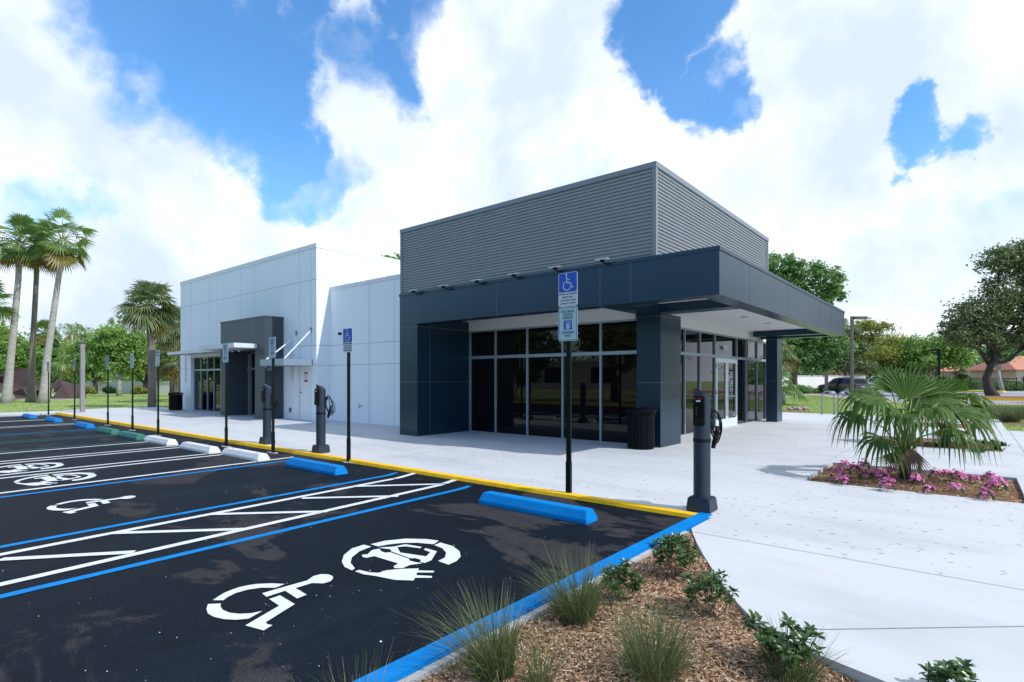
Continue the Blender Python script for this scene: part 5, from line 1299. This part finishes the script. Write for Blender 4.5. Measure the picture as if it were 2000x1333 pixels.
# right side
t7 = ctree(1548, 52, 'large tree with dark limbs rising behind the canopy', [(1520, 520, 34, 24), (1570, 530, 32, 22), (1610, 548, 30, 26), (1635, 572, 24, 18), (1545, 560, 32, 24), (1590, 580, 34, 22), (1500, 560, 36, 34), (1520, 650, 46, 30), (1580, 655, 46, 26), (1630, 680, 36, 24), (1560, 690, 40, 24), (1610, 640, 40, 22), (1600, 715, 30, 16)], 768, [(1552, 772), (1549, 745), (1550, 730), (1560, 690), (1565, 640), (1560, 600)], [.42, .36, .34, .26, .2, .15], 30000, .27, 'leaf_b', 'bark_dark', 41)
for (px, d, bl, lf, sd_, lb, sz, n) in (
    (1700, 84, [(1690, 640, 40, 12), (1710, 665, 60, 12), (1690, 690, 60, 12), (1730, 700, 56, 12), (1665, 665, 36, 12), (1700, 720, 50, 10)], 'leaf_y', 43, 'layered yellow green tree behind the bronze lamp post', .34, 16000),
    (1650, 78, [(1630, 650, 40, 14), (1650, 680, 46, 14), (1620, 705, 40, 14), (1660, 715, 40, 10)], 'leaf_c', 44, 'olive green layered tree behind the dark SUV', .33, 12000),
    (1760, 88, [(1750, 685, 40, 20), (1790, 690, 40, 20), (1740, 710, 46, 16), (1780, 715, 50, 16)], 'leaf_c', 45, 'dark rounded tree behind the fan palm crown', .36, 12000),
    (1830, 80, [(1800, 680, 34, 24), (1840, 672, 36, 24), (1870, 685, 34, 26), (1820, 700, 40, 18), (1790, 700, 30, 18), (1860, 705, 34, 14)], 'leaf_a', 46, 'bright green tree in front of the long orange roofed house', .33, 14000)):
    ctree(px, d, lb, bl, 768, [(px, 766), (px+2, 745), (px, 725)], [.3, .26, .2], n, sz, lf, 'bark_mid', sd_, 'trees beyond the road', flat=.7 if lf != 'leaf_a' else 1)
t8 = ctree(1935, 50, 'big dark leaning tree on the mulch island, with forked limbs', [(1890, 620, 40, 30), (1930, 600, 44, 34), (1970, 560, 44, 36), (1950, 510, 40, 26), (2000, 500, 44, 30), (2040, 540, 50, 46), (1870, 655, 34, 22), (1960, 640, 40, 26), (2010, 620, 46, 34), (1910, 665, 34, 20), (2060, 610, 50, 44), (1990, 665, 34, 18), (1850, 640, 20, 14)], 775, [(1940, 777), (1930, 758), (1926, 740), (1934, 718), (1944, 705), (1938, 680)], [.56, .38, .31, .29, .26, .16], 27000, .25, 'leaf_c', 'bark_dark', 47, sig=.2, twigs=6)
ex = MB(); s_ = 50/CF
for pts, rd in (([(1944, 706), (1962, 708), (1975, 704), (1990, 690), (2010, 672)], [.2, .17, .15, .12, .06]), ([(1940, 712), (1946, 690), (1958, 684), (1975, 682)], [.2, .15, .12, .06]), ([(1936, 712), (1920, 690), (1906, 668), (1895, 650)], [.2, .15, .12, .06]), ([(1938, 700), (1933, 660), (1930, 630), (1935, 600)], [.2, .15, .11, .06])):
    ex.tube([((x-1935)*s_, .2, CZ+(CH-y)*s_-.05) for x, y in pts], rd, 7)
build_each(ex, 'limb', M['bark_dark'], t8, smooth=True)
ctree(2075, 58, 'dark tree at the right photo edge behind the leaning tree', [(2060, 520, 60, 50), (2030, 600, 50, 40), (2100, 600, 60, 60), (2040, 660, 40, 26)], 775, [(2075, 775), (2072, 740), (2070, 690)], [.4, .3, .25], 15000, .27, 'leaf_c', 'bark_dark', 48)
ctree(1952, 74, 'slim pale trunked tree between the leaning tree and the railing', [(1945, 690, 26, 16), (1960, 676, 26, 18)], 765, [(1958, 765), (1951, 740), (1948, 710)], [.28, .24, .15], 5000, .28, 'leaf_b', 'bark_grey', 49)
ctree(1997, 96, 'green tree rising behind the orange roofs at the right', [(1990, 700, 40, 26), (2030, 690, 50, 36), (1960, 705, 30, 16)], 765, [(1997, 765), (1997, 735)], [.3, .25], 9000, .36, 'leaf_a', 'bark_mid', 50)
b, tr = ptrunk(1519, 44, [(1519, 775), (1519, 730), (1518, 690)], .1); fan_palm(b, 'silvery fan palm right behind the canopy end', tr, [.22, .2, .2], 26, .9, 1.2, 51, leaf='frond_sabal', bark='bark_dark', skirt=3, nseg=20, droop=.5, name='sabal_palm')
b, tr = ptrunk(1530, 32, [(1530, 790), (1531, 765)], .12); fan_palm(b, 'low fan palm in the planting bed beside the canopy column', tr, [.12, .1], 16, .8, .75, 52, skirt=0, nseg=22, droop=.6, elo=-25)
b, tr = ptrunk(1879, 84, [(1879, 765), (1879, 722)], .05); fan_palm(b, 'dark short palm in front of the long orange roof', tr, [.3, .3], 24, .8, 1.0, 53, leaf='frond_sabal', bark='bark_dark', skirt=8, nseg=14)
for px, py, d, rp, hp, lf, lb, sd_ in ((1560, 766, 62, 40, 12, 'leaf_b', 'clipped green hedge below the white wall left of the SUV', 61), (1605, 765, 64, 16, 9, 'leaf_y', 'pale green hedge end beside the dark SUV', 62), (1880, 758, 84, 34, 22, 'leaf_b', 'dark clipped hedge left of the leaning tree', 63), (1985, 757, 76.5, 60, 16, 'leaf_b', 'hedge growing along the black railing', 64)):
    bush(px, py, d, rp, hp, 4000, .2, lf, lb, 'hedge', seed=sd_)
# tree behind the roof, visible over the white block
ctree(772, 42, 'tree whose top just shows over the white block beside the grey cladding', [(772, 520, 22, 22), (800, 540, 40, 30), (760, 545, 30, 24)], 776, [(772, 775), (774, 700), (775, 560)], [.35, .3, .2], 5000, .26, 'leaf_a', 'bark_mid', 66)
# far wood
def wood(name, specs, lb, n, size, leaf):
    bl = []
    for px, d, h in specs:
        q = P(px, d); bl.append((q.x, q.y, h*.5, d*.045, d*.045, h*.55))
    V, F = crown_mesh(name, bl, n, size, M[leaf], 71, .25, shell=.55); o = mesh_np(name, V, F, M[leaf]); tag(o, lb, 'trees', kind='stuff')
rr = random.Random(5)
wood('distant_trees', [(px, rr.uniform(88, 112), rr.uniform(6.5, 9)) for px in range(-500, 420, 38)], 'distant belt of trees closing the view at the left', 42000, .55, 'leaf_a')
wood('distant_trees', [(px, rr.uniform(104, 126), rr.uniform(6, 9)) for px in range(1380, 2500, 42)], 'distant belt of trees closing the view at the right', 42000, .6, 'leaf_b')
sp = []
for k in range(64):
    a = k/64*2*math.pi; dx, dy = math.cos(a), math.sin(a)
    dep = -dx*CS+dy*CC; lat = dx*CC+dy*CS
    if dep > .3 and abs(lat/dep) < 1.55: continue
    d_ = rr.uniform(85, 120); sp.append((dx*d_, dy*d_, 4.2, d_*.06, d_*.06, rr.uniform(3.6, 5)))
V, F = crown_mesh('distant_trees', sp, 36000, .7, M['leaf_b'], 72, .25, shell=.5)
tag(mesh_np('distant_trees', V, F, M['leaf_b']), 'belt of trees round the car park, seen mirrored in the dark windows', 'trees', kind='stuff')
# trees across the lot and beyond the plaza that the shop windows mirror
ORD0 = ['first', 'second', 'third', 'fourth', 'fifth', 'sixth', 'seventh', 'eighth', 'ninth', 'tenth', 'eleventh']
def refl(src, x, y, rz, sc, lb):
    c = copy_tree(src); c.location = (x, y, 0); c.rotation_euler = (0, 0, rz); c.scale = (sc, sc, sc); c['label'] = lb; c['group'] = 'trees behind the camera'
for i, (src, x, y, sc) in enumerate(((t1, -13, -10.5, 1.1), (t3, -20, -13, 1.1), (t6, -27, -10, 1.1), (t2, -36, -14, 1.15), (t1, -45, -22, 1.3), (t6, -16, -23, 1.3), (t7, 9.5, 38, .75), (t7, 15, 52, .85), (t1, 13, 27, 1.2), (t2, -66, -3, 1.3), (t6, -78, -12, 1.3))):
    refl(src, x, y, i*1.3, sc, 'tree mirrored in the shop windows, %s along the glass' % ORD0[i])
# ------------------------------------------------------------------ the fan palm in the flower bed
def young_palm(loc, rz, sc, lb, seed):
    r = thing('young_fan_palm', loc, lb, 'palm tree', None, rz); r.scale = (sc, sc, sc); rr = random.Random(seed)
    st = MB(); st.tube([(0, 0, -.05), (0, 0, .2), (0, 0, .42)], [.085, .075, .05], 10); st.build('trunk', M['bark_dark'], r, smooth=True)
    FR = [((.05, .05, 1.16), (.12, .1, 1), (0, -1, .15), .70, .12, .10), ((-.42, -.05, 1.22), (-.95, -.1, .12), (-.1, -.35, 1), .74, .55, .5),
          ((.55, .15, 1.10), (.8, .2, .45), (-.4, -.4, .8), .66, .4, .4), ((.55, -.2, 1.02), (.85, -.3, .08), (.05, -.4, 1), .70, .6, .7),
          ((-.45, -.2, .64), (-.85, -.3, -.05), (-.2, -.5, .9), .52, .5, .6), ((.03, -.35, 1.04), (.05, -.75, .32), (0, .3, .95), .62, .7, .7),
          ((.62, .3, 1.12), (.42, .1, .9), (-.35, -.9, .2), .58, .15, .15), 
          ((.2, .5, 1.02), (.3, .9, .15), (0, -.2, 1), .55, .5, .6), ((-.2, .35, 1.15), (-.35, .5, .75), (.3, -.8, .5), .55, .3, .3), ((.35, .35, 1.2), (.35, .35, .9), (-.3, -.9, .3), .55, .2, .25),
          ((.36, -.35, .80), (.5, -.8, -.1), (.2, -.2, 1), .54, .7, .7), ((-.30, -.38, 1.0), (-.6, -.7, .15), (-.1, -.1, 1), .58, .7, .7),
          ((-.12, .1, 1.28), (-.32, .1, .95), (.2, -.95, .2), .60, .15, .15), ((.28, .1, 1.22), (.3, 0, .95), (-.2, -.95, .1), .55, .12, .15),
          ((-.62, .1, .98), (-.9, .2, .0), (0, -.2, 1), .55, .6, .6)]
    for hub, ax, nn, Rr, dr_, td in FR:
        sp_ = 115 if Vector(ax).normalized().z > .85 else rr.uniform(165, 200)
        mb = MB(); fan(mb, hub, ax, nn, Rr*1.02, int(23*(sp_/195)**.6), sp_, dr_, near=True, split=.52, rr=rr, tipdroop=td*1.15)
        f = mb.build('frond', M['frond_young'], r)
        h = Vector(hub); b0 = Vector((h.x*.05, h.y*.05, .34)); mid = b0.lerp(h, .5)+Vector((-h.x*.10, -h.y*.10, .10))
        MB().tube([b0, mid, h, h+Vector(ax).normalized()*.08], [.016, .011, .009, .004], 6).build('petiole', M['petiole'], f, smooth=True)
    for hub, ax, nn, Rr in (((-.03, -.16, .52), (-.05, -.12, -1), (0, -1, .1), .46), ((.10, -.08, .44), (.25, 0, -1), (.6, -.6, .1), .40), ((-.14, -.02, .44), (-.3, .1, -1), (-.6, -.6, .1), .36)):
        mb = MB(); fan(mb, hub, ax, nn, Rr, 18, 95, .0, near=True, split=.5, rr=rr); f = mb.build('dead_frond', M['frond_dead'], r)
    return r
q = P(1768, 8.22, .11); young_palm((q.x, q.y, .10), CAMROT, 1.0, 'young fan palm with big drooping fronds in the bed of pink flowers', 91)
q = P(1846, 12.3, .11); young_palm((q.x, q.y, .10), CAMROT+2.0, .92, 'second young fan palm in the middle bed, behind the first one', 92)
# ------------------------------------------------------------------ pink flowers
def flower_mesh(seed):
    rr = random.Random(seed); pet = MB(); lf = MB(); core = MB()
    for k in range(12):
        az = k*2.4+rr.uniform(-.3, .3); ph = math.sqrt((k+.5)/12)*1.4; o = Vector((math.cos(az)*math.sin(ph), math.sin(az)*math.sin(ph), math.cos(ph)))
        c = Vector((o.x*.10, o.y*.10, .075+o.z*.115))*rr.uniform(.88, 1.12); n_ = (o+Vector((.15, -.55, .15))).normalized()
        u = n_.orthogonal().normalized(); v = n_.cross(u); a0 = rr.uniform(0, 1.2); s = rr.uniform(.027, .033)
        for j in range(5):
            a = a0+j*2*math.pi/5; d_ = u*math.cos(a)+v*math.sin(a); e = v*math.cos(a)-u*math.sin(a)
            pet.add([c, c+d_*s*.75+e*s*.62+n_*.004, c+d_*s*1.25+n_*.001, c+d_*s*.75-e*s*.62+n_*.004], [(0, 1, 2, 3)])
        core.add([c+(u*math.cos(t)+v*math.sin(t))*s*.30+n_*.0045 for t in [k2*math.pi/3 for k2 in range(6)]], [(0, 1, 2, 3, 4, 5)])
    for k in range(95):
        az = rr.uniform(0, 6.3); el = rr.uniform(-.1, 1.3); o = Vector((math.cos(az)*math.cos(el), math.sin(az)*math.cos(el), math.sin(el)))
        c = Vector((o.x*.085, o.y*.085, .03+o.z*.10)); t = (o+Vector((rr.uniform(-.6, .6), rr.uniform(-.6, .6), rr.uniform(-.3, .5)))).normalized(); e = t.orthogonal().normalized(); L_ = rr.uniform(.03, .055)
        lf.add([c, c+t*L_*.5+e*L_*.26, c+t*L_, c+t*L_*.5-e*L_*.26], [(0, 1, 2, 3)])
    return pet, core, lf
protos = []
for sd_ in (1, 2, 3):
    pe, co, lf = flower_mesh(sd_); r = thing('flower_clump', (0, 0, -5), None, 'flowers')
    lf.build('leaves', M['shrub'], r); p_ = pe.build('petals', M['petal'], r); co.build('flower_eyes', M['petal_core'], p_); protos.append([r, False])
FP = [(405, 270), (500, 308), (585, 268), (385, 405), (345, 335), (600, 352), (705, 342), (755, 392), (785, 458), (835, 315), (940, 265), (1045, 405), (1160, 482), (1215, 346), (1315, 330), (1385, 375), (1400, 465), (1440, 358), (1570, 388), (1695, 370), (1660, 540), (1700, 455), (1770, 446)]
ORD = ['first', 'second', 'third', 'fourth', 'fifth', 'sixth', 'seventh', 'eighth', 'ninth', 'tenth', 'eleventh', 'twelfth', 'thirteenth', 'fourteenth', 'fifteenth', 'sixteenth', 'seventeenth', 'eighteenth', 'nineteenth', 'twentieth']
FP = sorted(FP); cnt = {'l': 0, 'r': 0}
nl_ = sum(1 for p in FP if p[0] < 950)
rr = random.Random(33)
for i, (fx_, fy) in enumerate(FP):
    q = G(1560+fx_/4.545, 860+fy/4.545, .11); pr = protos[i % 3]
    if not pr[1]: o = pr[0]; pr[1] = True
    else: o = copy_tree(pr[0])
    s = rr.uniform(.66, .92); o.location = (q.x, q.y, .105); o.rotation_euler = (0, 0, rr.uniform(0, 6)); o.scale = (s, s, s*rr.uniform(.95, 1.15))
    side = 'left' if i < nl_ else 'right'; k = i if side == 'left' else i-nl_
    tag(o, 'pink flower clump in the palm bed, %s from left on the %s side' % (ORD[k], 'left' if side == 'left' else 'right'), 'flowers', 'pink flower clumps around the fan palm')
c = copy_tree(protos[0][0]); q = G(1912, 838, .12); c.location = (q.x, q.y, .11); c['label'] = 'single pink flower clump at the right end of the farthest bed'
c = copy_tree(protos[1][0]); q = G(1893, 833, .12); c.location = (q.x, q.y, .11); c['label'] = 'pink flower clump partly hidden by fronds in the farthest bed'
# low rosettes in the middle bed
RO = MB(); rr = random.Random(77)
for k in range(46):
    az = k*2.4; el = rr.uniform(.15, 1.1); o = Vector((math.cos(az)*math.cos(el), math.sin(az)*math.cos(el), math.sin(el))); c0 = Vector((rr.uniform(-.07, .07), rr.uniform(-.07, .07), .01)); e = o.cross(Vector((0, 0, 1))).normalized(); L_ = rr.uniform(.06, .12)
    RO.add([c0, c0+o*L_*.5+e*L_*.17, c0+o*L_, c0+o*L_*.5-e*L_*.17], [(0, 1, 2, 3)])
ro = None; spots = [(1722, 868), (1745, 862), (1775, 866), (1812, 868), (1835, 872), (1858, 868), (1880, 872), (1885, 862), (1905, 866), (1915, 876), (1930, 870), (1945, 880), (1940, 866), (1910, 884), (1958, 872)]
for i, (x, y) in enumerate(spots):
    q = G(x, y, .12)
    if ro is None:
        ro = RO.build('leafy_rosette', M['shrub']); o = ro
    else: o = ro.copy(); link(o)
    o.location = (q.x, q.y, .11); s = rr.uniform(.8, 1.6); o.scale = (s, s, s); o.rotation_euler = (0, 0, rr.uniform(0, 6))
    tag(o, 'low green rosette plant in the middle bed, %s from its left end' % ORD[i], 'plant', 'low rosettes in the middle bed')
# ------------------------------------------------------------------ ornamental grass
def clump(loc, n, h, lb, seed, lean=(0, 0), spread=.5, base=.07, wd=.0018, group='ornamental grass clumps', name='grass_clump'):
    g = np.random.default_rng(seed); a = g.uniform(0, 2*np.pi, n); r0 = base*np.sqrt(g.random(n)); L_ = h*g.uniform(.45, 1.15, n)
    rad = np.stack([np.cos(a), np.sin(a)], 1); til = np.abs(g.normal(0, spread, n))*(.35+.65*r0/base); cur = np.abs(g.normal(.45, .4, n))
    st = np.array([0, .25, .5, .75, 1.0]); V = np.zeros((n, 5, 2, 3)); az = a+g.normal(0, .5, n); dirh = np.stack([np.cos(az), np.sin(az)], 1)+np.array(lean)*g.uniform(.3, 1.3, (n, 1))
    p = np.zeros((n, 3)); p[:, :2] = rad*r0[:, None]; sa = g.uniform(0, 2*np.pi, n); sd_ = np.stack([np.cos(sa), np.sin(sa), 0*sa], 1)
    W_ = wd*g.uniform(.6, 1.3, n)
    for k in range(5):
        if k:
            th_ = til+cur*(st[k]-.12)*1.3; dl = L_*.25
            p = p+np.concatenate([dirh*(np.sin(th_)*dl)[:, None], (np.cos(th_)*dl)[:, None]], 1)
        wk = W_*(1-.85*st[k]**1.5)
        V[:, k, 0] = p-sd_*wk[:, None]; V[:, k, 1] = p+sd_*wk[:, None]
    base_i = np.arange(n)[:, None]*10; F = np.concatenate([base_i+np.array([[2*k, 2*k+2, 2*k+3, 2*k+1]]) for k in range(4)], 0)
    o = mesh_np(name, V.reshape(-1, 3), F, M['blade']); o.location = loc
    return tag(o, lb, 'ornamental grass', group)
def gz(px, py): q = G(px, py, .03); return (q.x, q.y, .02)
wl = (-CC*.55, -CS*.55)
clump(gz(968, 1318), 850, .44, 'wispy green grass clump leaning over the blue kerb at the bottom of the photo', 1, wl, .38, .095)
clump(gz(1128, 1212), 850, .46, 'wispy grass clump beside the blue kerb, in front of the leafy shrub', 2, (wl[0]*.6, wl[1]*.6), .36, .10)
clump(gz(1275, 1325), 850, .44, 'broad grass clump in the middle of the mulch bed', 3, (.1, 0), .40, .11)
clump(gz(700, 1480), 260, .40, 'grass clump at the bottom photo edge with only its blade tips showing', 4, (0, 0), .35, .09)
clump(gz(1055, 1345), 160, .36, 'thin sparse grass tuft between two thicker clumps', 5, (0, 0), .2, .06)
clump(gz(1545, 1330), 420, .30, 'short grass tuft tangled in a shrub near the pavement edge', 6, (.2, 0), .5, .1)
for i, (x, y, lb) in enumerate(((1945, 818, 'dark grass clump on the right lawn, left of the larger one'), (1972, 826, 'largest dark grass clump on the right lawn'), (2003, 820, 'dark grass clump on the right lawn cut by the photo edge'))):
    q = G(x, y, .1); clump((q.x, q.y, .1), 900, .62, lb, 20+i, (0, 0), .45, .22, .006)
mb = MB(); q0 = G(1940, 828, .1)
structure(MB().prism([(q0.x-.2, q0.y-.9), (q0.x+4.5, q0.y-1.2), (q0.x+4.5, q0.y+2.0), (q0.x-.5, q0.y+1.8)], .02, .108).build('mulch_bed', M['mulch'], fixn=True))
# ------------------------------------------------------------------ small shrubs in the front bed
def shrub(loc, h, wd, lb, seed, stems=9, whorl=9):
    whorl += 2
    r = thing('leafy_shrub', loc, lb, 'shrub', 'young shrubs along the pavement edge'); rr = random.Random(seed); st = MB(); lf = MB()
    for k in range(stems):
        az = k*2.4+rr.uniform(-.4, .4); rad = wd*math.sqrt((k+.4)/stems); hh = h*rr.uniform(.62, 1.0)*(1-.25*rad/wd)
        b0 = Vector((rr.uniform(-.03, .03), rr.uniform(-.03, .03), -.02)); tp = Vector((math.cos(az)*rad, math.sin(az)*rad, hh)); mid = b0.lerp(tp, .5)+Vector((math.cos(az)*.02, math.sin(az)*.02, -.02))
        st.tube([b0, mid, tp], [.0045, .0035, .002], 5)
        heads = [(tp, 1.0)]+[(mid.lerp(tp, rr.uniform(.2, .85))+Vector((rr.uniform(-.05, .05), rr.uniform(-.05, .05), rr.uniform(0, .03))), .85) for _ in range(3)]
        for c, s in heads:
            if c is not tp: st.tube([mid.lerp(tp, .3), c], [.0025, .0015], 4)
            for j in range(whorl):
                a = j*2.4+rr.uniform(-.3, .3); el = rr.uniform(-.35, 1.0); o = Vector((math.cos(a)*math.cos(el), math.sin(a)*math.cos(el), math.sin(el))); e = o.cross(Vector((0, 0, 1)))
                if e.length < .1: continue
                e.normalize(); n_ = e.cross(o); L_ = rr.uniform(.036, .064)*s; w_ = L_*.23
                c1 = c+o*.004
                lf.add([c1, c1+o*L_*.35+e*w_+n_*w_*.35, c1+o*L_*.35, c1+o*L_*.35-e*w_+n_*w_*.35, c1+o*L_*.72+e*w_*.8-n_*L_*.04+n_*w_*.3, c1+o*L_*.72-n_*L_*.05, c1+o*L_*.72-e*w_*.8-n_*L_*.04+n_*w_*.3, c1+o*L_-n_*L_*.14],
                       [(0, 2, 1), (0, 3, 2), (1, 2, 5, 4), (2, 3, 6, 5), (4, 5, 7), (5, 6, 7)])
    st.build('stem', M['stem'], r); lf.build('leaves', M['shrub'], r); return r
shrub(gz(1322, 1128), .36, .17, 'bushy young shrub at the corner of the blue kerb and the white pavement', 1, 13, 9)
shrub(gz(1212, 1172), .30, .15, 'dark young shrub overlapping the blue kerb behind the grass clump', 2, 11, 10)
shrub(gz(1382, 1208), .36, .17, 'upright young shrub beside the curved pavement edge', 3, 10, 9)
shrub(gz(1528, 1312), .31, .19, 'spreading young shrub overhanging the white pavement edge', 4, 12, 10)
shrub(gz(1857, 1372), .22, .10, 'small shrub top poking up at the bottom edge of the pavement', 5, 6, 10)
shrub(gz(1300, 1080), .16, .09, 'tiny shrub tucked against the blue kerb tip', 6, 5, 9)
# rocks in the bed beside the far column
rr = random.Random(3)
q0 = P(1560, 27.8, .12)
structure(MB().prism([(-9.5, 26.62), (-6.0, 26.62), (-5.4, 27.6), (-6.2, 29), (-10, 29)], .05, .125).build('mulch_bed', M['mulch'], fixn=True))
for i, px in enumerate((1543, 1550, 1559, 1568, 1574)):
    q = P(px, 26.4+.25*(i % 2), .12); bm = bmesh.new(); bmesh.ops.create_icosphere(bm, subdivisions=2, radius=rr.uniform(.13, .2))
    for v in bm.verts: v.co *= 1+rr.uniform(-.22, .22); v.co.z *= .7
    me = bpy.data.meshes.new('rock'); bm.to_mesh(me); bm.free(); me.materials.append(M['rock']); o = bpy.data.objects.new('rock', me); link(o); o.location = (q.x, q.y, .16)
    tag(o, 'weathered rock in the bed beyond the far column, %s from the left' % ORD[i], 'rock', 'rocks in the planting bed')
